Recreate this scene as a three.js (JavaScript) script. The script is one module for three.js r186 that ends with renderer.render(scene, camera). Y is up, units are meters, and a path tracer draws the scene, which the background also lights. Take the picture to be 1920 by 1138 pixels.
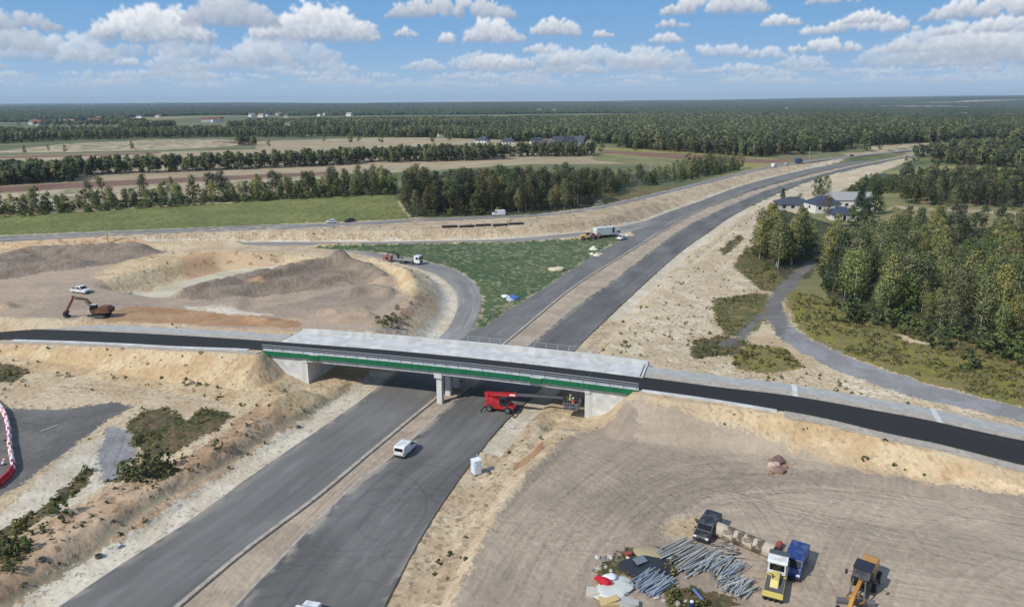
import * as THREE from 'three';
import { mergeGeometries, toCreasedNormals } from 'three/addons/utils/BufferGeometryUtils.js';

// ---------------------------------------------------------------- camera, sky, sun, exposure
const scene = new THREE.Scene();
const camera = new THREE.PerspectiveCamera(45.08, 1024 / 606, 0.5, 60000);
camera.position.set(0, 50, 0);
camera.rotation.order = 'YXZ';
camera.rotation.set(-0.26936, 0, -0.00436);
const renderer = new THREE.WebGLRenderer({ antialias: true });
renderer.toneMapping = THREE.LinearToneMapping;
renderer.toneMappingExposure = 0.94;
renderer.shadowMap.enabled = true;
const SUN = new THREE.Vector3(-0.9, 1, 0.65).normalize();
const sun = new THREE.DirectionalLight(new THREE.Color(1, 0.955, 0.88), 4.4);
sun.position.copy(SUN).multiplyScalar(600).add(new THREE.Vector3(20, 0, -200));
sun.target.position.set(20, 0, -200);
sun.castShadow = true;
sun.shadow.mapSize.set(2048, 2048);
Object.assign(sun.shadow.camera, { left: -420, right: 420, top: 420, bottom: -420, near: 10, far: 1500 });
scene.add(sun, sun.target);
scene.background = makeSky();
scene.environment = scene.background;
scene.fog = new THREE.FogExp2(new THREE.Color(0.64, 0.8, 0.95), 0.00006);

// ---------------------------------------------------------------- numbers and noise
function rng(seed) { let a = seed >>> 0; return () => { a = (a + 0x6d2b79f5) | 0; let t = Math.imul(a ^ (a >>> 15), 1 | a); t = (t + Math.imul(t ^ (t >>> 7), 61 | t)) ^ t; return ((t ^ (t >>> 14)) >>> 0) / 4294967296; }; }
function noiseTable() {
  if (noiseTable.t) return noiseTable.t;
  const r = rng(7), t = new Float32Array(256 * 256);
  for (let i = 0; i < t.length; i++) t[i] = r();
  return (noiseTable.t = t);
}
function vn(x, y) {                                   // value noise, 0..1
  const t = noiseTable(), xi = Math.floor(x), yi = Math.floor(y);
  let fx = x - xi, fy = y - yi; fx = fx * fx * (3 - 2 * fx); fy = fy * fy * (3 - 2 * fy);
  const a = (yi & 255) << 8, b = ((yi + 1) & 255) << 8, c = xi & 255, d = (xi + 1) & 255;
  const p = t[a | c], q = t[a | d], r = t[b | c], s = t[b | d];
  return p + (q - p) * fx + (r - p + (p - q - r + s) * fx) * fy;
}
function fbm(x, y, n) { let s = 0, a = 0.5, w = 0; for (let i = 0; i < n; i++) { s += a * vn(x, y); w += a; x = x * 2.03 + 17.3; y = y * 2.03 + 9.1; a *= 0.5; } return s / w; }
function clamp(v, a, b) { return v < a ? a : v > b ? b : v; }
function sst(a, b, v) { const t = clamp((v - a) / (b - a), 0, 1); return t * t * (3 - 2 * t); }
function mix(a, b, t) { return a + (b - a) * t; }
function lin(c) { c /= 255; return c <= 0.04045 ? c / 12.92 : ((c + 0.055) / 1.055) ** 2.4; }

// ---------------------------------------------------------------- the sky: clear air with fair-weather cumulus, the same all round
function makeSky() {
  const W = 4096, Hh = 2048, data = new Float32Array(W * Hh * 4), D = Math.PI / 180;
  const deg = 360 / W;
  for (let j = 0; j < Hh; j++) {                      // clear air
    const el = (j + 0.5) / Hh * 180 - 90, e = Math.max(el, 0), k = 1 - Math.exp(-e / 4.2), h = 1 - Math.exp(-e / 25);
    const r = mix(mix(0.53, 0.145, k), 0.08, h), g = mix(mix(0.68, 0.42, k), 0.24, h), b = mix(mix(0.83, 0.80, k), 0.55, h);
    for (let i = 0; i < W; i++) { const o = (j * W + i) * 4; data[o] = r; data[o + 1] = g; data[o + 2] = b; data[o + 3] = 1; }
  }
  const put = (o, a, l, hz) => {                      // a cloud of lightness l, seen through haze hz
    const R = mix(mix(0.34, 1.04, l), 0.55, hz), Gc = mix(mix(0.40, 1.04, l), 0.69, hz), B = mix(mix(0.52, 1.05, l), 0.83, hz);
    data[o] = mix(data[o], R, a); data[o + 1] = mix(data[o + 1], Gc, a); data[o + 2] = mix(data[o + 2], B, a);
  };
  for (let j = Math.floor(Hh * (90 + 9) / 180); j < Hh; j++) {   // overhead
    const el = ((j + 0.5) / Hh * 180 - 90) * D, y = Math.sin(el), c = Math.cos(el), fade = sst(9 * D, 15 * D, el);
    for (let i = 0; i < W; i++) {
      const az = (i + 0.5) / W * 2 * Math.PI - Math.PI, px = Math.cos(az) * c / y * 0.9 + 40, pz = Math.sin(az) * c / y * 0.9 + 40;
      const n = fbm(px, pz, 5), a = sst(0.545, 0.65, n) * fade;
      if (a > 0) put((j * W + i) * 4, a, clamp(0.8 - (n - 0.55) * 5, 0.08, 0.8), 0.06);
    }
  }
  const R = rng(11), clouds = [];
  // the large clouds in front: azimuth, elevation of the base, width, height (degrees), lightness
  for (const c of [[-24.69,3.91,7.94,3.34,1],[-20.04,5.06,7.11,2.59,0.35],[-13.84,4.2,8.99,3.43,0.95],[-4.59,5.88,10.45,2.17,0.5],[-1.3,4.2,4.6,2.17,0.8],[3.23,4.62,3.97,1.84,0.75],[14.62,5.92,7.94,1.84,0.75],[24.13,4.34,8.36,1.42,0.9],[24.56,4.93,3.34,1.25,1],[31.38,4.91,7.94,1.67,0.7],[31.79,4.01,7.52,1.17,0.7],[29.61,3.02,8.36,1.92,0.85],[9.92,2.54,3.34,1.84,1],[5.82,2.66,6.27,1.67,0.95],[14.63,3.03,6.69,1.17,0.95],[-1.12,2.48,6.27,1.25,0.95],[-6.47,2.33,3.76,1,0.9],[-30.27,2.71,7.11,2.17,0.95],[-33.2,3.14,5.43,1.84,0.3],[-24.15,2.97,9.61,1.42,0.4],[-9.95,6.33,0,0,0],[-13.99,2.16,6.69,0.92,0.8],[-20.17,2.12,5.43,1.09,0.6],[18.47,2.84,2.93,0.92,0.9],[22.09,3.18,5.02,1.25,0.95],[11.71,5.07,2.51,0.75,0.5],[-7.74,4.63,1.88,0.84,0.8],[-4.8,4.2,1.09,1.17,0.95],[2.06,3.44,2.51,0.92,0.7],[6.75,4.51,1.67,0.67,0.7],[19.16,5,2.93,0.92,0.8],[26.86,2.97,3.76,0.84,0.7],[-32.73,4.4,5.43,1.42,0.25],[22.28,6.29,3.76,0.67,0.4],[11.38,4.07,2.51,0.84,0.7]])
    if (c[2]) clouds.push({ az: c[0], el: c[1], w: c[2] * .9, h: c[3] * .92, l: c[4], d: 1300 / Math.tan(Math.max(c[1], 0.8) * D) });
  for (let k = 0; k < 1700; k++) {                     // rows of small and far ones, all round
    const d = 9000 + 66000 * Math.pow(R(), 0.55), az = R() * 360 - 180, el = Math.atan(1300 / d) / D, w = (500 + 1500 * R() * R()) * (d > 26000 ? 2.2 : 1) / d / D;
    const near = Math.abs(az) < 38;
    if (near && el > 2.6) continue;
    if (el > 10) continue;
    clouds.push({ az, el, w, h: w * (0.18 + 0.3 * R()) * (el < 2 ? 0.5 : 1), l: 0.5 + 0.5 * R(), d });
  }
  clouds.sort((a, b) => b.d - a.d);
  clouds.forEach((c, n) => {
    const S = rng(500 + n), puffs = [], N = Math.round(clamp(10 + c.w * 5, 10, 46)), cs = Math.cos(c.el * D);
    for (let i = 0; i < N; i++) {
      const t = (S() * 2 - 1), env = Math.pow(Math.max(1 - t * t, 0.02), 0.7) * (0.55 + 0.45 * vn(n * 7.7 + t * 2.2, 3.3));
      const r = c.h * (0.16 + 0.24 * S()) * (0.55 + 0.45 * env);
      puffs.push([t * c.w * 0.5, Math.max(0.02, (c.h * env - r * 0.9) * Math.pow(S(), 0.8)) + r * 0.35, r * 1.15]);
    }
    const hz = clamp(Math.exp(-c.el / 1.6) * 1.0, 0.02, 0.85), m = c.h * 0.4, sc = 5.5 / Math.max(c.h, 0.35);
    const j0 = Math.floor((90 + c.el - m * 0.6) / 180 * Hh), j1 = Math.ceil((90 + c.el + c.h + m) / 180 * Hh);
    const a0 = c.az - (c.w / 2 + m) / cs, a1 = c.az + (c.w / 2 + m) / cs;
    for (let j = j0; j <= j1; j++) {
      const dy = (j + 0.5) / Hh * 180 - 90 - c.el;
      for (let a = a0; a <= a1; a += deg) {
        const i = ((Math.round((a - 90 + 180) / deg) % W) + W) % W, dx = (a - c.az) * cs;
        const wx = dx + (fbm(dx * sc + n, dy * sc, 3) - 0.5) * c.h * 0.34, wy = dy + (fbm(dx * sc + 50, dy * sc + n, 3) - 0.5) * c.h * 0.34;
        let best = -1, ny = 0, nx = 0, ws = 0;
        for (const p of puffs) {
          const ux = (wx - p[0]) / p[2], uy = (wy - p[1]) / p[2], q = 1 - ux * ux - uy * uy;
          if (q > best) best = q;
          if (q > 0) { const wgt = q * q; ny += uy * wgt; nx += ux * wgt; ws += wgt; }
        }
        if (best < -0.35) continue;
        const det = fbm(dx * sc * 3 + 9, dy * sc * 3 + n * 3, 3) - 0.5;
        const flat = sst(-0.10 * c.h, 0.12 * c.h, dy + det * 0.14 * c.h);
        const al = sst(-0.16, 0.55, best + det * 0.9) * flat * (0.86 + 0.14 * c.l) * (1 - hz * 0.62) * (c.d > 24000 ? .75 : 1);
        if (al <= 0.003) continue;
        if (ws > 0) { ny /= ws; nx /= ws; }
        const up = clamp(dy / (c.h * 0.8), 0, 1);
        const l = clamp((0.14 + 0.74 * Math.pow(up, 0.8) + 0.36 * ny - 0.24 * nx + det * 0.5) * (0.3 + 0.78 * c.l), 0.03, 1);
        put((j * W + i) * 4, al, l, hz);
      }
    }
  });
  const t = new THREE.DataTexture(data, W, Hh, THREE.RGBAFormat, THREE.FloatType);
  t.mapping = THREE.EquirectangularReflectionMapping; t.magFilter = THREE.LinearFilter; t.minFilter = THREE.LinearFilter; t.needsUpdate = true;
  return t;
}

// ---------------------------------------------------------------- builders
const used = {};
function numbered(n) { const k = used[n] = (used[n] ?? -1) + 1; return k ? n + '_' + String(k).padStart(3, '0') : n; }
function shade(o) { o.traverse((m) => { if (m.isMesh) { m.castShadow = m.receiveShadow = true; } }); return o; }
function thing(name, label, category, at = [0, 0, 0], turn = 0, group) {
  const o = new THREE.Group(); o.name = numbered(name); o.position.set(...at); o.rotation.y = turn;
  o.userData = { label, category }; if (group) o.userData.group = group;
  scene.add(o); return o;
}
function norm(gs) {
  return mergeGeometries(gs.map((g) => { g = g.index ? g.toNonIndexed() : g; for (const k of Object.keys(g.attributes)) if (!['position', 'normal', 'uv'].includes(k)) g.deleteAttribute(k); return g; }));
}
function part(parent, name, geos, mat) {
  const m = new THREE.Mesh(Array.isArray(geos) ? (geos.length === 1 ? geos[0] : norm(geos)) : geos, mat); m.name = name;
  m.castShadow = m.receiveShadow = true; parent.add(m); return m;
}
function solo(name, label, category, geos, mat, at = [0, 0, 0], turn = 0, group) {
  const m = part(scene, numbered(name), geos, mat); m.position.set(...at); m.rotation.y = turn;
  m.userData = { label, category }; if (group) m.userData.group = group; return m;
}
function setting(name, geos, mat, kind = 'structure') { const m = part(scene, numbered(name), geos, mat); m.userData.kind = kind; return m; }
function again(o, at, turn, label) { const c = o.clone(); c.name = numbered(o.name.replace(/_\d{3}$/, '')); c.userData = { ...o.userData }; if (label) c.userData.label = label; c.position.set(...at); c.rotation.y = turn; scene.add(c); return c; }
function put(g, x = 0, y = 0, z = 0, rx = 0, ry = 0, rz = 0) { if (rx) g.rotateX(rx); if (rz) g.rotateZ(rz); if (ry) g.rotateY(ry); return g.translate(x, y, z); }
function box(w, h, d, x, y, z, rx, ry, rz) { return put(new THREE.BoxGeometry(w, h, d), x, y, z, rx, ry, rz); }
function cyl(r0, r1, h, x, y, z, rx, ry, rz, n = 12) { return put(new THREE.CylinderGeometry(r0, r1, h, n), x, y, z, rx, ry, rz); }
function bar(a, b, r, n = 6, r2 = r) {                // a round bar from a to b
  const A = new THREE.Vector3(...a), B = new THREE.Vector3(...b), d = B.clone().sub(A), g = new THREE.CylinderGeometry(r2, r, d.length(), n);
  g.applyQuaternion(new THREE.Quaternion().setFromUnitVectors(new THREE.Vector3(0, 1, 0), d.clone().normalize()));
  return g.translate(...A.add(B).multiplyScalar(0.5).toArray());
}
function beam(a, b, w, h) {                           // a square bar from a to b
  const A = new THREE.Vector3(...a), B = new THREE.Vector3(...b), g = new THREE.BoxGeometry(w, h, A.distanceTo(B));
  const m = new THREE.Matrix4().lookAt(A, B, new THREE.Vector3(0, 1, 0.001)); g.applyMatrix4(m);
  return g.translate(...A.add(B).multiplyScalar(0.5).toArray());
}
function slabOf(pts, depth, bevel = 0.04, seg = 2) {  // a profile in x (length) and y (height), given width along z
  const s = new THREE.Shape(pts.map((p) => new THREE.Vector2(p[0], p[1])));
  const g = new THREE.ExtrudeGeometry(s, { depth: depth - 2 * bevel, bevelEnabled: bevel > 0, bevelSize: bevel, bevelThickness: bevel, bevelOffset: -bevel, bevelSegments: seg, steps: 1, curveSegments: 4 });
  g.translate(0, 0, -(depth - 2 * bevel) / 2); return g;
}
function mat(r, g, b, rough = 0.8, extra = {}) { return new THREE.MeshStandardMaterial({ color: new THREE.Color().setRGB(lin(r), lin(g), lin(b)), roughness: rough, ...extra }); }
function tex(W, Hh, f, srgb = true, rep = true) {     // f(i, j, out): 0..255
  const d = new Uint8Array(W * Hh * 4), o = [0, 0, 0];
  for (let j = 0; j < Hh; j++) for (let i = 0; i < W; i++) { f(i, j, o); const k = (j * W + i) * 4; d[k] = clamp(o[0], 0, 255); d[k + 1] = clamp(o[1], 0, 255); d[k + 2] = clamp(o[2], 0, 255); d[k + 3] = 255; }
  const t = new THREE.DataTexture(d, W, Hh); t.magFilter = THREE.LinearFilter; t.minFilter = THREE.LinearMipmapLinearFilter; t.generateMipmaps = true;
  if (rep) t.wrapS = t.wrapT = THREE.RepeatWrapping; if (srgb) t.colorSpace = THREE.SRGBColorSpace; t.needsUpdate = true; return t;
}
function inside(p, x, z) { let c = false; for (let i = 0, j = p.length - 1; i < p.length; j = i++) if ((p[i][1] > z) !== (p[j][1] > z) && x < (p[j][0] - p[i][0]) * (z - p[i][1]) / (p[j][1] - p[i][1]) + p[i][0]) c = !c; return c; }
function segd(x, z, a, b) { const dx = b[0] - a[0], dz = b[1] - a[1], t = clamp(((x - a[0]) * dx + (z - a[1]) * dz) / (dx * dx + dz * dz + 1e-9), 0, 1); return [Math.hypot(x - a[0] - t * dx, z - a[1] - t * dz), t]; }
function lined(p, x, z, open) { let d = 1e9, at = 0; for (let i = open ? 1 : 0; i < p.length; i++) { const [e, t] = segd(x, z, p[(i + p.length - 1) % p.length], p[i]); if (e < d) { d = e; at = (i + p.length - 1) % p.length + t; } } lined.at = at; return d; }
function bounds(p, m = 0) { const xs = p.map((q) => q[0]), zs = p.map((q) => q[1]); return [Math.min(...xs) - m, Math.max(...xs) + m, Math.min(...zs) - m, Math.max(...zs) + m]; }
function hits(b, x, z) { return x >= b[0] && x <= b[1] && z >= b[2] && z <= b[3]; }
function sd(p, b, x, z, reach) { if (!hits(b, x, z)) return -1e9; const d = lined(p, x, z); return inside(p, x, z) ? d : -d; }
function offset(line, d) {                            // a polyline moved d to its right (looking along it, seen from above)
  return line.map((p, i) => { const a = line[Math.max(i - 1, 0)], b = line[Math.min(i + 1, line.length - 1)], dx = b[0] - a[0], dz = b[1] - a[1], l = Math.hypot(dx, dz); return [p[0] - dz / l * d, p[1] + dx / l * d]; });
}
function resample(line, step) {                       // smooth curve through the points
  const c = new THREE.CatmullRomCurve3(line.map((p) => new THREE.Vector3(p[0], p.length > 2 ? p[1] : 0, p.length > 2 ? p[2] : p[1])), false, 'centripetal'), n = Math.max(2, Math.round(c.getLength() / step));
  return c.getSpacedPoints(n);
}
function ribbon(left, right, step, thick = 0.25, lift = 0) {   // a road between two edges, each [x, y, z]; uv in metres
  const L = resample(left, step), n = L.length - 1, Rc = new THREE.CatmullRomCurve3(right.map((p) => new THREE.Vector3(...p)), false, 'centripetal');
  const Rr = Rc.getSpacedPoints(n), K = 6, P = [], U = [], I = []; let s = 0;
  for (let i = 0; i <= n; i++) {
    if (i) s += L[i].distanceTo(L[i - 1]);
    const w = L[i].distanceTo(Rr[i]);
    for (let k = -1; k <= K + 1; k++) { const t = clamp(k / K, 0, 1), low = k < 0 || k > K ? thick : 0; P.push(mix(L[i].x, Rr[i].x, t), mix(L[i].y, Rr[i].y, t) + lift - low, mix(L[i].z, Rr[i].z, t)); U.push(t * w + (k < 0 ? -thick : k > K ? thick : 0), s); }
    if (i) for (let k = 0; k < K + 2; k++) { const a = (i - 1) * (K + 3) + k, b = a + K + 3; I.push(a, a + 1, b, b, a + 1, b + 1); }
  }
  const g = new THREE.BufferGeometry(); g.setAttribute('position', new THREE.Float32BufferAttribute(P, 3)); g.setAttribute('uv', new THREE.Float32BufferAttribute(U, 2)); g.setIndex(I);
  const q = toCreasedNormals(g, 0.5), nn = q.attributes.normal; let up = 0; for (let i = 0; i < nn.count; i++) up += nn.getY(i);
  if (up < 0) { g.setIndex(I.reverse()); return toCreasedNormals(g, 0.5); }
  return q;
}
const H3 = (p, y) => p.map((q) => [q[0], y, q[1]]);

// ---------------------------------------------------------------- where things lie (x, z in metres; the motorway surface is y = 0)
const LCl = [[-48.1,-60.3],[-46.8,-64.4],[-44.1,-71.4],[-40.3,-80],[-36.2,-92],[-30.6,-106.6],[-26.3,-118.3],[-24.5,-124],[-22.6,-131],[0,-179.1],[10.9,-203.9],[30.5,-251.4],[43.1,-277.3],[59.3,-316.1],[99.2,-380.6],[135.5,-440.6],[170.2,-489.4],[224.1,-558.4],[290.4,-637.5],[359.1,-705.3],[412.1,-756.1],[489.3,-823.4]];
const LCr = [[-36.5,-60.2],[-34.9,-64.4],[-32.3,-71.8],[-30.7,-75.8],[-26.1,-86],[-22.5,-95.8],[-16.6,-111.5],[-13.6,-119.2],[0,-154.1],[16.7,-197.6],[33.3,-233.5],[62.2,-292.6],[90.9,-347.7],[129.1,-409.2],[156.3,-448.5],[208,-517.2],[269,-589.6],[339.2,-665.5],[391.6,-718],[468,-787]];
const RCl = [[-29.5,-60.2],[-28.5,-64.2],[-27.1,-69.5],[-21.2,-89.2],[-17.1,-97.9],[-12.4,-111.1],[-9.8,-118.6],[3.7,-147.8],[14.4,-173.9],[24.4,-195.1],[46.2,-243.6],[68.6,-292.5],[90.7,-332.4],[120.7,-382],[148.8,-426.4],[198,-491.8],[260.5,-570.5],[330.1,-647.3],[382.2,-700.2],[458.1,-770]];
const RCr = [[-14,-60.1],[-13.2,-64.4],[-11.5,-74],[-9.3,-83.4],[-4.8,-98.8],[-0.8,-110.1],[1.7,-115.3],[13.4,-145.2],[22.6,-166.9],[30.1,-184.3],[48.8,-226.7],[61.4,-253.6],[81.2,-292.1],[92.7,-315.2],[137.4,-392.5],[190.2,-471.8],[226.5,-520.3],[297.4,-603.6],[371.4,-680.1],[446.2,-749.7]];
const rampOut = [[-18.3,-139.1],[-10.9,-152.1],[-8.1,-171.2],[-8.2,-186.9],[-11,-203.5],[-18.3,-221],[-27,-231.3],[-43.2,-244.6],[-56.1,-250.9],[-76.2,-257.6],[-92.8,-261.6]];
const rampIn = [[-23.4,-133.6],[-16.2,-152.2],[-13.9,-169],[-14.5,-187],[-17.9,-201.7],[-24,-215.6],[-38.9,-232.4],[-49.7,-242.9],[-60.7,-250.5],[-75.4,-254.7],[-91.6,-258]];
const slipTop = [[-233.2,-258.2],[-184.8,-260.1],[-157.2,-262.5],[-135.8,-265.1],[-95,-268],[-49.5,-267.3],[-19.8,-269.3],[-4.1,-271.7],[14.5,-279.2],[34.3,-290.3],[49.5,-305.1],[59.3,-316.3]];
const slipLow = [[-224.1,-247.6],[-178.1,-250.3],[-152.4,-254],[-129.2,-257.8],[-92.6,-261],[-43.5,-262],[-19.5,-264.5],[0.1,-265.6],[25.8,-273.8],[39.5,-281],[49.3,-290.5],[64,-310.3]];
const servTop = [[-250.8,-249.5],[-204.6,-261.8],[-187.9,-265.7],[-146.2,-276.2],[-101.2,-287.5],[-69.9,-291.9],[-41.2,-301.5],[-0.1,-311.4],[23.7,-321.7],[42.6,-341.8],[84,-397.8],[132.3,-468.3],[188.6,-544.6],[242.9,-602.6],[300.7,-654.2],[401.7,-737.6],[530.6,-833.8]];
const servLow = [[-239,-237.2],[-196,-250.2],[-180,-253.9],[-141.5,-266.8],[-97.6,-276.7],[-68,-283.4],[-40.2,-293.8],[-0.1,-303.2],[23.1,-313.8],[44.2,-334.6],[85.3,-390.5],[132.8,-458.3],[186.7,-531.3],[238.6,-586.5],[295.9,-638.3],[395.6,-721.4],[523.7,-818.2]];
const accL = [[93,-223.7],[82.1,-208.2],[68.4,-185.3],[61.6,-170.9],[57.6,-157.2],[56.2,-143.5],[59.4,-127.8],[66.5,-114.7],[79.2,-104.3],[93.9,-90.4]];
const accR = [[93.8,-219],[84.9,-205.4],[71.6,-182.5],[65.4,-169.9],[62.1,-156.7],[61.9,-146.3],[65.8,-133],[72.8,-119.7],[82.7,-109.3],[98.6,-95.5]];
// the overpass: origin, direction along it (u) and across it (v, away), crest curve
const BO = [-9.37, -115.53], BU = [0.9542, 0.29904], BV = [0.29904, -0.9542];
const bz = (u) => 6.9 - (u < 4 ? 3.5e-4 : 5.4e-4) * (u - 4) ** 2;
const bp = (u, v, y) => [BO[0] + BU[0] * u + BV[0] * v, y, BO[1] + BU[1] * u + BV[1] * v];
const bv = (u, tab) => { let i = 1; while (i < tab.length - 1 && tab[i][0] < u) i++; const a = tab[i - 1], b = tab[i], t = clamp((u - a[0]) / (b[0] - a[0]), 0, 1); return mix(a[1], b[1], t * t * (3 - 2 * t)); };
const roadNear = [[-150, -2.5], [-60, -1.2], [-38, .2], [-30, .47], [32, .47], [40, .6], [54, .2], [69, -2.1], [84, -4.6], [125, -12]], roadFar = [[-150, 5.6], [-38, 4.9], [0, 5.4], [40, 5.7], [54, 6.7], [69, 6], [84, 4.4], [125, -2.5]];

const upLeft = [[-30000, -260], ...[[-261.7,-225.8],[-184.1,-234.2],[-168.9,-237.4],[-133.4,-250.8],[-91.7,-259],[-48.1,-260.1],[-4,-264.5],[31.2,-281.4],[58.3,-311.2],[97.4,-374.1],[165.8,-477.2],[219.6,-547.6],[286.4,-629.5],[356.2,-700.4],[478.7,-806.2]], [2500, -2600], [30000, -30000], [-30000, -30000]];
const loopHill = [[-166.8,-149.8],[-199.1,-212.1],[-158.3,-222.1],[-120.4,-228.7],[-81.4,-228.7],[-52.8,-222.2],[-41.5,-214.9],[-31.3,-201.7],[-23.8,-181.9],[-20.7,-167.3],[-21.6,-154],[-23.5,-146.2],[-39.4,-142.8],[-53.3,-145.1],[-88.1,-152.2],[-113.4,-155.4]];
const pitFloor = [[-101.4,-188.2],[-85.5,-179.4],[-77.6,-194.7],[-63.2,-211.2],[-57.4,-221.2],[-72.9,-227.8],[-88.5,-219.6],[-96.5,-204.4]];
const lowPit = [[-60.6,-162.9],[-48.3,-158.4],[-33.3,-162.5],[-29.1,-176.7],[-31.2,-193.5],[-38.9,-199.9],[-50.1,-185.1],[-64.2,-177.3]];
const bridgeFloor = [[-28.6, -4], [21.6, -4], [21.6, 17], [-28.6, 17]].map(([u, v]) => { const p = bp(u, v, 0); return [p[0], p[2]]; });
const layers = [
  { p: upLeft, h: 3.3, o: 8 }, { p: loopHill, h: 4.6, o: 7 }, { p: lowPit, h: 3.4, o: 4 }, { p: pitFloor, h: .2, o: 9 }, { p: bridgeFloor, h: .7, o: 5 },
];
layers.forEach((l) => (l.b = bounds(l.p, l.o + 1)));
const heaps = [                                      // ridges of dumped soil: line, reach, height
  [[[-158.9,-196.7],[-149.1,-203.8],[-147.7,-220.9],[-135,-224.7],[-121.2,-228.6]], 10, 2.4], [[[-151.6,-191],[-138.5,-201.6],[-128,-206.9]], 8, 1.6],
  [[[-80.6,-175],[-73.4,-183.9],[-64.3,-194.9],[-55.5,-206.5],[-50.3,-210.7]], 5, 1.9], [[[-49.8,-208.9],[-38.8,-199.8],[-34.2,-191.5]], 4.5, 1.6], [[[-73.7,-174.5],[-66.6,-180.6],[-56.4,-187.7]], 3.4, 1.1],
  [[[-40.1,-177.3],[-35.4,-180.9],[-31,-177.1]], 3.2, 1.7], [[[-48.4,-159.3],[-40.9,-158.3],[-34,-160]], 3, 1.4], [[[-66.9,-184.5],[-65.2,-184.5]], 1.9, 1.6], [[[-56.9,-152.4],[-52.9,-150.8]], 2.4, .8], [[[-36.9,-151.3],[-31.6,-153.7]], 2.2, 1.2],
  [[[-118.1,-162.4],[-116.3,-162.4]], 2.5, 1.3], [[[-93.4,-153.1],[-92.5,-153]], 1.4, .7], [[[-41.1,-212.4],[-29.4,-196.8],[-22.7,-177.2],[-20.7,-162.4]], 3, .9], [[[-36.8,-111],[-35.1,-114.4]], 4.5, 1.6], [[[-39.2,-102.5],[-37.1,-106.4]], 3, 1],
  [[[21.4,-108.7],[30.3,-103.6],[36.5,-99.8]], 3.4, .9], [[[-4.2,-75.9],[2.8,-89.4],[7.8,-98.3]], 2, .5], [[[-17.8,-216.7],[-14.8,-220.4]], .1, .1],
  [[[-170.2,-244.8],[-154.9,-243.5]], 3, .8], [[[28.3,-250.8],[28.7,-250.8]], 1.5, 1.3], [[[26.6,-241.6],[27,-241.6]], 1.3, 1], [[[29.2,-243.3],[29.5,-243.3]], 1.5, .7], [[[42.9,-267.8],[43.3,-267.8]], 2.2, 1.6],
].filter((h) => h[1] > .2);
heaps.forEach((h) => (h[3] = bounds(h[0], h[1] + 1)));
const gullies = [                                    // ditches: line, width, depth
  [[[-53.5,-60.6],[-52,-64.7],[-49.6,-69.9],[-47.9,-75.6],[-46.2,-81.8],[-42.8,-90],[-41,-93.9],[-36.9,-105.1],[-31.9,-115.4],[-29.4,-125.1]], 1.0, .45], [[[18.1,-142.4],[24.1,-157.6],[31.9,-175.1],[53.7,-217.5],[85.2,-279.8],[120.7,-343.3]], 1.2, .7], [[[-7.6,-59.5],[-6.9,-65.8],[-5,-73.4],[-3.7,-78.3],[-0.1,-88.6],[3,-97.1],[7.2,-108.1]], 1, .7],
  [[[-36.5,-185.7],[-23.9,-155.7]], .1, 0],
].filter((g) => g[2]);
gullies.forEach((g) => (g[3] = bounds(g[0], g[1] * 4)));
const corridor = [...offset(LCl, -3.2), ...offset(RCr, 3.4).reverse()], corridorB = bounds(corridor, 30);
const loopRoad = [...offset(rampIn, -2.6), ...offset(rampOut, 2).reverse()], loopB = bounds(loopRoad, 25);
const slipRoad = [...offset(slipTop, -1.2), ...offset(slipLow, 1.2).reverse()], slipB = bounds(slipRoad, 20);
const servRoad = [...servTop, ...servLow.slice().reverse()], servB = bounds(servRoad, 12);
const accRoad = [...accL, ...accR.slice().reverse()], accB = bounds(accRoad, 8);
const green3 = [[-76.1,-257.1],[-43.2,-259.9],[-4,-263.1],[26,-269.9],[39,-277.5],[50.4,-288.1],[30.5,-248.4],[10.7,-201],[0,-176.6],[-6.8,-160.4],[-8.2,-159.2],[-7.7,-185.6],[-10.7,-204.6],[-18,-222.4],[-26.8,-232.9],[-43.4,-246.3],[-56.4,-252.3]], greenB = bounds(green3, 5);

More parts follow.
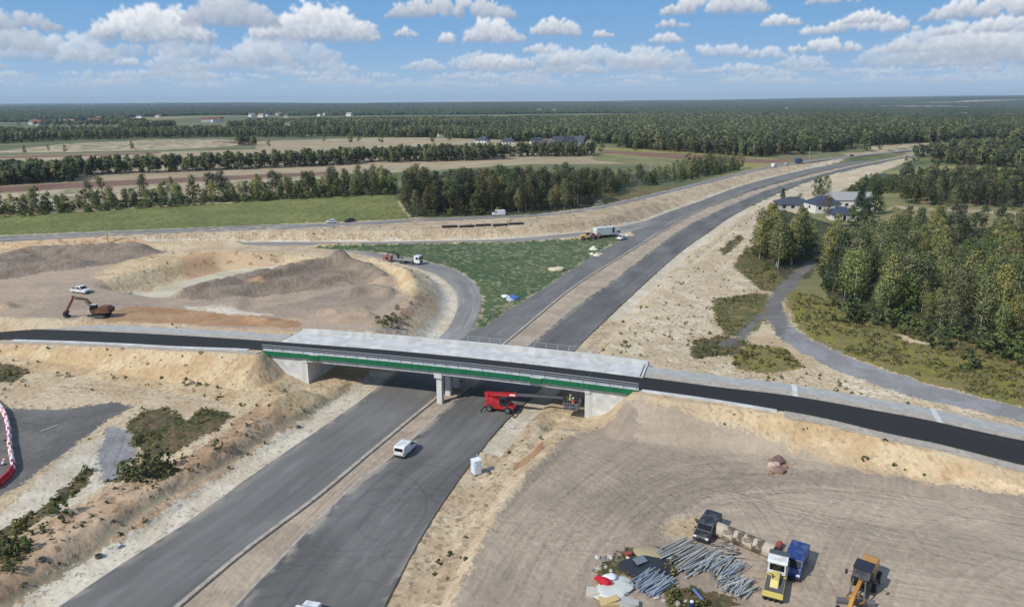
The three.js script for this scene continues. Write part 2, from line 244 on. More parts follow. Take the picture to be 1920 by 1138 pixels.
function hill(x, z) {                                // the wide land
  const r = Math.hypot(x, z);
  let h = 2 + 1.5 * sst(500, 1100, r);
  if (r > 1400) h += (fbm(x / 3800 + 5, z / 3800, 3) - 0.5) * 70 * sst(1400, 9000, r) + 75 * sst(3500, 14000, r) * sst(-0.1, 0.75, x / Math.max(-z, 1)) + 18 * sst(9000, 20000, r);
  return h;
}
function ground(x, z, rough = true) {
  let h = hill(x, z); const far = z < -1000 || Math.abs(x) > 900;
  for (const l of layers) { if (l.b[0] <= x && x <= l.b[1] && l.b[2] <= z && z <= l.b[3]) { const d = sd(l.p, l.b, x, z), t = sst(-l.o, 0, d); if (t > 0) h = mix(h, Math.max(l.h, l === layers[0] ? h : -9), t); } }
  if (far) return h;
  for (const q of heaps) if (hits(q[3], x, z)) { const d = lined(q[0], x, z, true) / q[1]; if (d < 1) { const n = 0.62 + 0.76 * (1 - Math.abs(2 * fbm(x * 0.4, z * 0.4, 3) - 1)), c = 1 - sst(0, 1, d); h += q[2] * Math.min(c * 1.15, 1 - d * .72) * n; } }
  if (z > -260 && Math.abs(x) < 200) {               // the overpass embankments, open at the bridge
    const u = (x - BO[0]) * BU[0] + (z - BO[1]) * BU[1], v = (x - BO[0]) * BV[0] + (z - BO[1]) * BV[1];
    if (u > -165 && u < 140 && Math.abs(v) < 40) {
      const y = bz(clamp(u, -150, 126)) - 0.16, n = bv(u, roadNear) - 2.4, f = bv(u, roadFar) + (u < 0 ? 4.8 : 5.6), du = u < -4 ? Math.max(0, u + 37.5) : Math.max(0, 29.8 - u);
      h = Math.max(h, y - Math.hypot(du / .95, Math.max(0, n - v, v - f) / 1.6));
      if (v > 1 && v < 12.2 && ((u > -40 && u < -29.8) || (u > 22.8 && u < 32))) h = Math.max(h, y - 0.5);
    }
  }
  const cut = (p, b, y, s, s2) => { const d = sd(p, b, x, z); if (d > -29) h = Math.min(Math.max(h, y - Math.max(0, -d) / s2), y + Math.max(0, -d) / s); };
  cut(corridor, corridorB, -0.12, 1.9, 2.2);
  if (hits(greenB, x, z)) { const d = sd(green3, greenB, x, z), t = sst(-2, 1, d); h = mix(h, 0.05 + 0.25 * fbm(x / 6, z / 6, 2), t); }
  cut(loopRoad, loopB, 0.02, 1.5, 2.5); cut(slipRoad, slipB, 0.02, 1.15, 3);
  { const d = sd(servRoad, servB, x, z); if (d > -6) h = mix(h, 3.2, sst(-6, 0, d)); }
  { const d = sd(accRoad, accB, x, z); if (d > -5) h = mix(h, 1.88, sst(-5, 0, d)); }
  for (const g of gullies) if (hits(g[3], x, z)) { const d = lined(g[0], x, z, true) / g[1]; h -= g[2] * Math.exp(-d * d) * (0.7 + 0.6 * vn(x * .3, z * .3)); }
  return h;
}
const isRoad = (x, z) => (hits(corridorB, x, z) && inside([...LCl, ...RCr.slice().reverse()], x, z)) || (hits(loopB, x, z) && inside(loopRoad, x, z)) || (hits(slipB, x, z) && inside(slipRoad, x, z));

// ---------------------------------------------------------------- what the ground is made of
const K = [];                                         // kinds of ground: two colours (as sunlit), patch size, grain, relief, streaks [direction, amount], specks [colour, share, size]
const kind = (n, a, b, size, grain, relief, streak, speck) => { K.push({ n, a: a.map(lin), b: b.map(lin), size, grain, relief, streak, speck: speck && [speck[0].map(lin), speck[1], speck[2]] }); return K.length - 1; };
const WEED = [78, 84, 48];
const SAND = kind('sand', [212, 191, 157], [197, 172, 137], 6, .16, .10, null, [[180, 156, 124], .1, .6]);
const PLOT = kind('plot', [160, 144, 126], [176, 158, 137], 9, .12, .05, [1.02, .24], null);
const PLOT2 = kind('plot2', [186, 168, 146], [173, 156, 135], 8, .11, .05, [-.25, .2], null);
const PALE = kind('pale', [220, 209, 187], [205, 191, 167], 4, .12, .05, null, [[176, 162, 138], .06, .4]);
const VERGE = kind('verge', [207, 187, 155], [189, 165, 133], 3, .18, .12, null, [[152, 130, 102], .12, .5]);
const MEDIAN = kind('median', [172, 154, 133], [188, 169, 146], 3, .12, .04, [1.22, .22], null);
const ORANGE = kind('orange', [198, 170, 138], [181, 148, 115], 4, .18, .11, null, [[150, 122, 94], .1, .8]);
const YELLOW = kind('yellow', [218, 194, 154], [202, 172, 130], 4, .16, .13, null, [[188, 160, 124], .1, .7]);
const CUT = kind('cut', [219, 189, 150], [205, 166, 125], 9, .12, .05, null, [[176, 140, 104], .1, 1.2]);
const ASH = kind('grey dirt', [106, 103, 99], [122, 118, 112], 5, .12, .03, [.6, .2], null);
const GRAVEL = kind('gravel', [152, 150, 150], [140, 137, 134], 3, .14, .03, null, null);
const WEEDS = kind('weeds', [88, 84, 52], [70, 76, 40], 2.5, .35, .25, null, [[120, 96, 66], .25, .6]);
const GRASS = kind('grass', [64, 87, 46], [82, 98, 54], 7, .26, .06, null, [[146, 142, 112], .15, .9]);
const BOWL = kind('bowl', [172, 152, 132], [186, 162, 136], 8, .12, .08, [.12, .26], null);
const SOIL = kind('soil', [152, 135, 116], [138, 120, 102], 3, .18, .22, null, null);
const DITCH = kind('ditch', [176, 162, 132], [160, 144, 116], 3, .08, .02, null, null);
const MUD = kind('mud', [156, 138, 121], [166, 147, 128], 6, .14, .10, [.1, .2], null);
const PIT = kind('pit floor', [212, 203, 176], [198, 187, 158], 6, .08, .04, [.5, .14], null);
const RUST = kind('rust', [170, 130, 92], [182, 146, 108], 5, .12, .08, [.1, .2], null);
const ROCKY = kind('rocky', [220, 203, 174], [205, 183, 149], 3.5, .2, .14, null, [[168, 148, 116], .12, .45]);
const DRY = kind('dry grass', [132, 112, 68], [112, 104, 56], 3, .28, .14, null, [[84, 86, 44], .3, .8]);
const MEADOW = kind('meadow', [116, 112, 58], [132, 118, 70], 3.5, .32, .14, null, [[134, 128, 46], .2, 1.4]);
const FLOOR = kind('forest floor', [74, 72, 46], [92, 84, 58], 5, .3, .2, null, [[56, 66, 34], .4, 1.2]);
const CROP = kind('crop', [132, 133, 70], [119, 123, 62], 12, .16, .2, [1.45, .16], [[98, 106, 50], .25, 1.2]);
const STUBBLE = kind('stubble', [182, 163, 130], [168, 150, 116], 18, .07, .05, [-.06, .16], null);
const PLOUGH = kind('plough', [126, 94, 76], [138, 104, 84], 16, .1, .1, [-.06, .2], null);
const FIELD = kind('field', [140, 132, 86], [122, 122, 76], 16, .12, .1, [-.06, .14], null);
const OLIVE = kind('olive field', [142, 136, 70], [156, 146, 84], 14, .12, .1, [-.1, .12], null);
const LAND = kind('land', [96, 104, 62], [120, 118, 76], 30, .15, .2, null, null);
const PALEF = kind('pale field', [196, 178, 146], [184, 160, 126], 14, .1, .1, null, [[116, 118, 76], .18, 6]);

const strip = (line, d0, d1) => [...offset(line, d0), ...offset(line, d1).reverse()];
const paint = [                                       // later ones lie over earlier ones
  [LAND, [[-1e5, -1e5], [1e5, -1e5], [1e5, -360], [-1e5, -360]]],
  [FIELD, [[82,-229.6],[127.1,-321],[165.2,-371.3],[202.7,-422.9],[267.9,-501],[509.7,-489.8],[116.4,-101.8],[72.3,-177.2]]],
  [STUBBLE, [[-635.6,-652.4],[-477.3,-695.2],[-265.3,-775.4],[-36.8,-879.2],[101.6,-942],[66.5,-612.6],[-157.4,-454.6],[-262.1,-375.7],[-340.2,-343.1]]],
  [PALEF, [[-552.3,-729],[-525.9,-767.3],[-535.8,-895.7],[-465,-991.2],[-377.4,-983.6],[-307.5,-900.9],[-317.7,-825.9],[-364.2,-773.5],[-447.3,-745.7]]], [PLOUGH, [[-373.9,-930.5],[-324.7,-952.1],[-276.9,-974.9],[-261.9,-921.3],[-292.1,-854.8]]], [STUBBLE, [[-320.3,-938.7],[-188.8,-1025.3],[-115,-1018.6],[-12.7,-952],[-11.4,-854.8],[-259.4,-757.8]]],
  [PLOUGH, [[-346.6,-378.6],[-299.2,-430.8],[-243,-467.8],[-172.6,-499.8],[-127.3,-521.2],[-120.7,-493.7],[-162.9,-471],[-227.1,-436.4],[-279.4,-401.4],[-331.5,-361.6]]], [PALEF, [[-307.8,-364.8],[-277.7,-398.9],[-222.8,-427.8],[-160.7,-464.3],[-92,-492.4],[-79.2,-422.2],[-135.4,-389.1],[-244.2,-349.2],[-281.6,-332.6]]], [STUBBLE, [[-285.6,-483.1],[-185,-536.6],[0.5,-616.4],[70.3,-648.7],[148.9,-608],[141.3,-576.1],[0.5,-573.5],[-172.6,-499.8],[-270.1,-456.1]]],
  [PLOUGH, [[-527.4,-634.5],[-472.5,-688],[-412.6,-712.7],[-348.3,-739.2],[-337.3,-715.3],[-395.9,-683.3],[-454,-660.6]]],
  [OLIVE, [[87.2,-796.2],[113.8,-775.6],[174,-712.5],[214.7,-621.6],[234.4,-603.1],[188.6,-544.6],[134.2,-475.1],[108.8,-558.1],[71.3,-648.6]]], [PLOUGH, [[84.6,-742.7],[135.9,-699.8],[179,-655.1],[210.8,-610.1],[256.2,-625.2],[232.3,-597.7],[198.2,-573.1],[163.2,-596],[124.3,-639.1],[81.2,-703.4]]], [FIELD, [[74.9,-682],[122,-627],[154.9,-580.5],[128.1,-521.3],[67.4,-612.6]]],
  [PALEF, [[298,-674.9],[345.7,-708.9],[384.4,-823.9],[467.8,-838.8],[502.2,-836],[585,-900.1],[541.9,-832.9],[393.1,-721.6],[295,-641.5]]],
  [OLIVE, [[259.4,-513.1],[321.7,-557.9],[371.9,-537.1],[356.5,-478.6],[322.9,-432.2],[309.1,-453.9],[276.1,-465],[243.2,-466.4]]], [FIELD, [[264.4,-501.1],[304.5,-527.4],[303.1,-499.3],[255,-476.1]]],
  [STUBBLE, [[180.7,-343.3],[195.5,-333.9],[228.3,-321.2],[222,-312],[190.8,-325.6],[170.6,-333]]], [MEADOW, [[177.9,-339.8],[179.7,-322.7],[167.1,-307.6],[164.9,-316.8]]],
  [CROP, [[-229.4,-246.1],[-245.9,-288.7],[-221,-314.7],[-125.9,-360.8],[-62.6,-384.2],[-42.4,-302.2],[-101.2,-287.5],[-188.7,-266.9]]],
  [FIELD, [[-42.4,-302.2],[42.8,-343.7],[84.5,-400.3],[152,-488.7],[191.7,-553.8],[182.7,-527.1],[82.5,-390.6],[41.7,-334.7],[0.2,-309.8],[-40.9,-299.3]]], [DRY, [[43,-345.5],[63.9,-364.6],[102.2,-426.2],[71.8,-411],[46.4,-373.7]]],
  [VERGE, [[-216.4,-231.5],[-171.3,-241.1],[-134.9,-253.8],[-93.1,-263.4],[-49.2,-266.7],[-4.1,-274.9],[32.3,-291.8],[59.4,-317.4],[99,-380.7],[168.2,-484.3],[295,-641.5],[478.7,-806.2],[496.5,-836.5],[303.7,-660.7],[188.6,-544.6],[84,-397.8],[42.4,-340],[-0.1,-309.9],[-41.1,-300.8],[-101.2,-287.5],[-146.2,-276.2],[-187.9,-265.7],[-235.6,-253.1]]],
  [FLOOR, [[77.9,-238.4],[111.9,-292.3],[121.8,-347],[128.9,-291.9],[155.1,-284.7],[204.3,-277.2],[180.6,-212],[102.3,-114.5],[95.8,-127.3],[92.3,-132.6],[86,-139.7],[82.5,-154.4],[77.8,-168.3],[82.8,-187.9],[92.5,-217.5],[84,-200.1],[74.3,-194]]], [FLOOR, [[-58.1,-373],[-42.3,-305.1],[9.3,-312.6],[36.9,-334.8],[48.6,-391.9],[161.4,-519.7],[171,-564.5],[47.1,-461.9],[-19.8,-464.8],[-60.8,-421.5]]],
  [FLOOR, [[194.3,-417.8],[214.7,-422.4],[212.1,-363.5],[238.6,-325.8],[324,-447],[279,-482],[246.7,-501.9]]],
  [ROCKY, [[13.5,-140.3],[22.3,-162.7],[29.8,-179],[60.9,-248.5],[87.5,-303.3],[133.9,-382.4],[220.3,-506.1],[289.1,-581.5],[358.9,-657],[343,-627.3],[243,-493.9],[198.3,-426.5],[175.3,-394.6],[139.6,-353.7],[124.3,-354.2],[89.3,-268.4],[67.8,-218.7],[68.4,-189.2],[53.3,-176.1],[41.7,-146.7],[42.5,-130.7],[53.6,-127.7],[63,-122.3],[77.9,-102],[87,-90.5],[83.9,-86.9],[49.7,-117.5],[25.5,-130.9]]],
  [PALE, strip(RCr, .2, 3.6).filter((p, i, a) => p[1] < -150)],
  [DRY, [[80.8,-247.7],[76.6,-200.2],[69.9,-183.6],[65.7,-185.4],[66.4,-214.2]]], [DRY, [[50.3,-177.6],[66.5,-183.7],[60.1,-163.1],[53.1,-150.9],[45.5,-146.5],[46,-159]]], [MEADOW, [[43.1,-134.5],[48,-141.9],[55,-140.1],[54.3,-127.9],[46.5,-124.6],[41.3,-127.5]]], [WEEDS, [[37.5,-143.8],[42.9,-147.3],[48.5,-143.6],[43.9,-135.4],[35,-133.4]]], [WEEDS, [[68.5,-239.1],[84.4,-268.5],[84,-261],[68.7,-230.5]]],
  [ASH, strip([[62.5,-168.9],[54.5,-157.1],[47.5,-145.7],[42.2,-140.6]], -1.0, 1.0)], [MEADOW, [[72.9,-188.1],[79.2,-174.6],[81.4,-143.2],[98.8,-127.3],[108.7,-116.8],[89.1,-93.3],[82.8,-109.6],[73.1,-120.2],[66,-133.6],[62.2,-147],[63.3,-158.7]]], [DRY, [[80.3,-177.1],[87.1,-154.3],[95.6,-139.6],[102.9,-133.1],[97.8,-125.9],[88.4,-136.4],[80.6,-150.5]]],
  [GRAVEL, accRoad], [ASH, [...accL.slice(0, 6), ...accR.slice(0, 5).reverse()]],
  [BOWL, loopHill], [SOIL, [[-168.7,-194.4],[-155.6,-213.3],[-154.1,-231.1],[-140.5,-234.3],[-124.8,-237.6],[-112.5,-230.1],[-106,-223.2],[-113.9,-212.5],[-122.9,-203.3],[-132.5,-196.9],[-138,-187.7]]],
  [YELLOW, [[-115.3,-194.6],[-115.7,-215.6],[-107.1,-228.9],[-93.2,-237.2],[-73.4,-235.9],[-54.5,-229.4],[-37.9,-211.9],[-42,-208.4],[-57.3,-221.3],[-62.3,-208.8],[-84.3,-209.2],[-92.6,-196.1],[-96.2,-178.4]]], [CUT, [[-102.4,-218.5],[-91.2,-232.3],[-75.4,-231.1],[-74.1,-216.4],[-84,-212.8],[-92.2,-205.8]]], [PIT, pitFloor], [PIT, [[-103.6,-188.6],[-83.7,-175.6],[-83,-178.6],[-103.1,-193.2]]],
  [SOIL, [[-81.8,-170.1],[-75.8,-186.8],[-66.7,-202.7],[-58.1,-216.7],[-48.7,-218],[-33.4,-198.1],[-33.8,-191.9],[-49.7,-183.5],[-64.7,-174.8],[-71.5,-168.5]]], [MUD, [[-61.2,-164.6],[-51.9,-171.6],[-41.6,-184.6],[-30.7,-187.3],[-27.8,-171.2],[-32.4,-157.6],[-47.4,-155.8]]], [RUST, [[-68.1,-186.4],[-65.2,-186.3],[-63.5,-181.8],[-66.8,-181.9]]],
  [RUST, [[-92.9,-156.8],[-87.2,-164.6],[-67.2,-158.1],[-46.1,-151.1],[-44.6,-145.8],[-63.4,-148.3],[-87.6,-151.4]]], [PALE, [[-76.6,-163],[-67.3,-164.7],[-57.7,-158.3],[-52.3,-156.5],[-56.4,-154.5],[-67,-157.6]]], [RUST, [[-57.6,-154.6],[-53.5,-154.5],[-50.3,-148.1],[-54.3,-148.2]]], [YELLOW, [[-53.5,-225.4],[-41.9,-217.1],[-30.2,-202.9],[-21.9,-182.7],[-18.3,-167],[-19.6,-150.9],[-21.8,-142.6],[-24.7,-143.4],[-23.1,-160.2],[-26.7,-177.3],[-35.5,-198.3],[-41.3,-205.2]]], [ORANGE, [[-25.8,-149.7],[-25.4,-167.2],[-22,-176.9],[-18.2,-174.3],[-15.5,-162.6],[-17.9,-145.9],[-21.2,-145.2]]],
  [SAND, strip(rampIn, -7, -.2)], [PALE, strip(rampIn, -4.2, .3)],
  [GRASS, green3], [CUT, [...slipTop, ...[[58.3,-311.2],[31.6,-285.2],[-4.1,-272.5],[-49.2,-266.7],[-93.9,-265.6],[-134.9,-253.8],[-168.9,-237.4]]]], [CUT, [...LCl.slice(13), ...[[502.2,-836],[359.9,-707.9],[291.9,-641.7],[223.2,-556.9],[169.4,-487.9],[99,-380.7],[58.8,-314.3]]]],
  [PALE, strip(LCl.slice(12), -2.6, .3)], [PALE, strip(slipTop.slice(3), -1.6, .2)], [GRASS, [[39.3,-265.2],[51,-288],[55.6,-295.6],[45.6,-273.9]]],
  [YELLOW, [[-117.1,-137.2],[-103.4,-140.4],[-77.8,-132.9],[-46.3,-124.3],[-36.8,-117.9],[-28,-111.6],[-28.8,-100.8],[-34.6,-99],[-40.9,-105.9],[-48.7,-110.9],[-58.8,-113.8],[-75.9,-120.4],[-91.8,-123.2],[-107.1,-124.5]]], [SAND, [[-116.4,-129.4],[-95.8,-128.6],[-78.8,-125.1],[-61.1,-118.2],[-48.3,-113.8],[-40.6,-106.9],[-42.1,-97.5],[-45.8,-85.2],[-52.2,-78.3],[-58.1,-72.8],[-63.7,-64.8]]],
  [PALE, [[-63.5,-96.8],[-59.8,-103.1],[-53.1,-86.7],[-54.3,-82],[-56.6,-76],[-58.9,-73.8],[-62.3,-79]]],
  [ORANGE, [[-55,-56.8],[-58.3,-72.7],[-55.2,-77.6],[-52.4,-84.3],[-47.9,-89.6],[-43.5,-101],[-42.2,-111.2],[-34,-107],[-29.4,-116.7],[-28.7,-122.3],[-31.5,-110.7],[-39.7,-90.7],[-44.7,-79],[-46.2,-71.6],[-51.5,-62.7],[-53.5,-58.2]]],
  [ASH, [[-92.4,-108.4],[-82.2,-111.1],[-75.2,-110.4],[-66.2,-113.1],[-62.5,-110.9],[-64.1,-103.6],[-63.8,-97.4],[-64.4,-88.5],[-64.7,-85.1],[-66.7,-74.4]]], [GRAVEL, [[-62.4,-103.2],[-58.7,-102.4],[-54.3,-95.9],[-52.6,-90.8],[-52.8,-87.4],[-53.8,-86.4],[-57.9,-92.7]]], [WEEDS, [[-60.3,-104.7],[-59.6,-109.6],[-55.8,-110.2],[-50.6,-105],[-51,-111.2],[-44,-107.3],[-45.6,-100.7],[-47.9,-94.7],[-50.8,-92.9],[-55.4,-97.3]]], [WEEDS, [[-106.8,-132.9],[-93.6,-131.3],[-89.6,-127.2],[-89.1,-122.3],[-97.3,-119.9]]], [WEEDS, [[-60.8,-73.1],[-58.4,-78.9],[-58.1,-86],[-58,-90.8],[-56.6,-89.6],[-55.7,-82],[-56.4,-76.8],[-58.8,-70.3]]],
  [WEEDS, [[-53.3,-86.3],[-51.3,-93.8],[-45.4,-89.9],[-46.3,-86.3],[-51.6,-87]]], [WEEDS, [[-58.9,-73.7],[-55.3,-72.9],[-53.3,-70.6],[-53.7,-67.8],[-54.6,-67.3]]],
  [DITCH, strip(gullies[0][0], -.55, .55)], [PALE, strip(LCl.slice(0, 9), -4.2, .4)], [VERGE, strip(RCr.slice(0, 9), -.4, 6.5)], [PALE, strip(RCr.slice(4, 8), .1, 3.8)],
  [MEDIAN, [...LCr, ...RCl.slice().reverse()]],
  [SAND, [[11.7,-98.5],[19.7,-109.5],[27.9,-104.1],[39.7,-96.1],[51.8,-87],[63,-79.8],[73.4,-71.6],[71.6,-69.6],[60.9,-76.8],[49.7,-83.1],[37.9,-91.1],[27.5,-93.2],[18.5,-97.6],[12.9,-95.9]]], [YELLOW, [[30.7,-105.5],[42.6,-99.5],[54.1,-91.2],[65.1,-82.8],[74.8,-73.1],[73.4,-71.5],[63.3,-80.1],[52,-87.3],[39.4,-95.1],[29.4,-100.6]]],
  [PLOT, [[9.9,-100.6],[18.1,-104.3],[26.3,-100.4],[34,-96.8],[39,-93.8],[47,-88.3],[55.2,-85],[64.2,-82],[80.7,-72.6],[50.6,-40.6],[-8.5,-40.9],[-6.5,-61.5],[-1.7,-77.9],[3.5,-89.7]]], [PLOT2, [[18.3,-76.9],[24.8,-82.3],[37.4,-85.5],[62.3,-79.2],[77.9,-69.5],[50.6,-40.6],[20.3,-40.7],[25,-61.3],[21.3,-69],[16.9,-73]]],
  [PLOT2, [[18.2,-104.7],[26.3,-100.4],[34,-96.8],[39,-93.8],[47,-88.3],[37.3,-89.1],[25.5,-93.9],[18.6,-97.3]]], [SAND, [[17,-75.2],[21.7,-78],[22.9,-75.2],[19.7,-72]]], [WEEDS, [[9.7,-69.1],[12.9,-71],[16.6,-71.5],[18.7,-68.1],[15.2,-64.5],[10.5,-66.3],[8.3,-66.8]]], [WEEDS, [[15.6,-64.1],[18.5,-64.5],[21.8,-62.8],[22.9,-61.3],[19,-60.4],[15.1,-61.2]]],
];
paint.forEach((q) => (q[2] = bounds(q[1])));
function raster(x0, x1, z0, z1, W, Hh) {              // kind of ground per cell
  const out = new Uint8Array(W * Hh).fill(SAND), sx = W / (x1 - x0), sz = Hh / (z1 - z0);
  for (const [k, p, b] of paint) {
    if (b[1] < x0 || b[0] > x1 || b[3] < z0 || b[2] > z1) continue;
    const j0 = Math.max(0, Math.floor((b[2] - z0) * sz)), j1 = Math.min(Hh - 1, Math.ceil((b[3] - z0) * sz));
    for (let j = j0; j <= j1; j++) {
      const z = z0 + (j + 0.5) / sz, xs = [];
      for (let i = 0, m = p.length - 1; i < p.length; m = i++) if ((p[i][1] > z) !== (p[m][1] > z)) xs.push((p[m][0] - p[i][0]) * (z - p[i][1]) / (p[m][1] - p[i][1]) + p[i][0]);
      xs.sort((a, c) => a - c);
      for (let i = 0; i + 1 < xs.length; i += 2) { const a = Math.max(0, Math.round((xs[i] - x0) * sx)), c = Math.min(W, Math.round((xs[i + 1] - x0) * sx)); if (c > a) out.fill(k, j * W + a, j * W + c); }
    }
  }
  return out;
}
const BASE = 0.80;                                    // sunlit colour to base colour
function colourOf(k, x, z, s, o) {                    // s: metres per texel
  const q = K[k], n = fbm(x / q.size, z / q.size, 4), t = sst(0.36, 0.64, n);
  let r = mix(q.a[0], q.b[0], t), g = mix(q.a[1], q.b[1], t), b = mix(q.a[2], q.b[2], t), m = 1 + (fbm(x * 2.3 + 31, z * 2.3, 3) - 0.5) * q.grain * 2.2 + (vn(x * 11, z * 11) - 0.5) * q.grain + (fbm(x / 23, z / 23, 2) - 0.5) * 0.22, bump = (fbm(x * 1.6 + 3, z * 1.6, 5) - .5) * (.9 + q.relief * 9);
  if (q.streak) {
    const wx = x + (fbm(x / 40, z / 40 + 40, 2) - 0.5) * 14 + (vn(x / 2.2, z / 2.2) - .5) * .5, wz = z + (fbm(x / 40 + 80, z / 40, 2) - 0.5) * 14 + (vn(x / 2.2 + 9, z / 2.2) - .5) * .5, c = Math.cos(q.streak[0]), d = Math.sin(q.streak[0]), al = wx * c - wz * d, ac = wx * d + wz * c, v = fbm(al * 0.08, ac * .9, 4) - 0.5, v2 = fbm(al * 0.22 + 9, ac * 2.9, 3) - 0.5;
    m *= 1 + (v * .9 + v2 * 0.9) * q.streak[1]; bump += (v + v2) * .8;
  }
  if (q.speck) { const sz = q.speck[2], v = fbm(x / sz + 70, z / sz + 11, 4), w = q.speck[1] * (.25 + 1.5 * fbm(x / sz / 9 + 3, z / sz / 9, 2)), e = sst(0.69 - w * 0.75, 0.76 - w * 0.75, v) * .85; r = mix(r, q.speck[0][0], e); g = mix(g, q.speck[0][1], e); b = mix(b, q.speck[0][2], e); bump += e * 0.6; }
  o[0] = r * m * BASE; o[1] = g * m * BASE; o[2] = b * m * BASE; o[3] = bump;
}
const enc = new Uint8Array(4097); for (let i = 0; i <= 4096; i++) { const c = i / 4096; enc[i] = Math.round(255 * (c <= 0.0031308 ? 12.92 * c : 1.055 * c ** (1 / 2.4) - 0.055)); }
const RK = rng(321), tracks = [];                       // wheel tracks pressed into the soil: two lines each
const track = (line, n, spread, gauge = 1.9) => { for (let i = 0; i < n; i++) { const o = (RK() - .5) * spread, b = (RK() - .5) * spread * .6, L = line.map((p, k) => [p[0] + o + b * k / line.length + (RK() - .5) * 1.2, p[1] + o * .4 + (RK() - .5) * 1.2]), s = resample(L, 1.2).map((p) => [p.x, p.z]), a = .35 + .65 * RK(), t0 = Math.floor(RK() * s.length * .3), t1 = s.length - Math.floor(RK() * s.length * .3); for (const g of [-gauge / 2, gauge / 2]) tracks.push([offset(s, g).slice(t0, t1), .16 + .14 * RK(), (RK() < .65 ? -1 : 1) * a]); } };
track([[-5.9,-57.6],[-3.6,-68.2],[2.6,-82.5],[11.5,-96.5]], 9, 16); track([[-0.1,-57.6],[2.2,-68.2],[8.5,-81.2],[18,-94]], 8, 18); track([[7.9,-68.1],[14.1,-78.7],[26.6,-89.2],[37.9,-90.6]], 8, 10); track([[15.8,-81.1],[30.5,-85.6],[46.2,-82.1],[62,-76]], 12, 14); track([[25.1,-83.6],[34.7,-78.5],[44.7,-72.8],[56.7,-66]], 10, 12); track([[28.7,-57.4],[35.8,-67.9],[42.1,-75],[52.8,-80.8]], 8, 12); track([[13.2,-73.1],[22.7,-82.3],[37.7,-86.2],[49.5,-82.1]], 6, 8); track([[36.6,-57.4],[45.6,-66.1],[56,-71.7]], 6, 10); track([[21.7,-57.5],[31.4,-69.9],[37.6,-76.2],[43.4,-83.5]], 6, 8);
track([[-4.4,-63],[5.3,-72.1],[18.6,-78.6],[35.7,-80.9]], 6, 14); track([[9,-94.1],[15.3,-86.4],[20.8,-74.1]], 5, 10); track([[-2,-74.3],[6,-73.1],[14.6,-74.1]], 5, 12); track([[25.5,-93.9],[29.6,-78.5],[29.7,-57.4]], 6, 12); track([[51.6,-86.1],[40.1,-76.1],[32.6,-64.4]], 5, 10); track([[-124.6,-172],[-100.8,-164.4],[-72.9,-157.3],[-45.6,-149.6]], 9, 10); track([[-137.8,-191.5],[-112.1,-197.3],[-104.1,-222.5],[-78.5,-230.4]], 7, 8); track([[-105.2,-153.6],[-98.4,-171.5],[-98.6,-187.8]], 5, 8); track([[-101,-186],[-84.9,-202.3],[-61,-221.3]], 5, 4); track([[-61.6,-162.4],[-47.3,-174],[-31,-178.9]], 6, 6); track([[-87.8,-121],[-65.1,-117.1],[-43.4,-110]], 7, 6); track([[-51.2,-78.9],[-56.8,-94.3],[-59.3,-107.1],[-49.9,-113.4]], 5, 4); track([[-81.4,-107.3],[-70.5,-103.2],[-65.5,-109.2]], 6, 6); track([[-31.4,-60.2],[-28.8,-71.2],[-24.9,-84.2],[-20.6,-98.3],[-15.2,-112.6]], 5, 2.4, 1.5);
const landscape = new THREE.Group(); landscape.name = 'ground'; landscape.userData.kind = 'structure'; scene.add(landscape);
const patches = [];
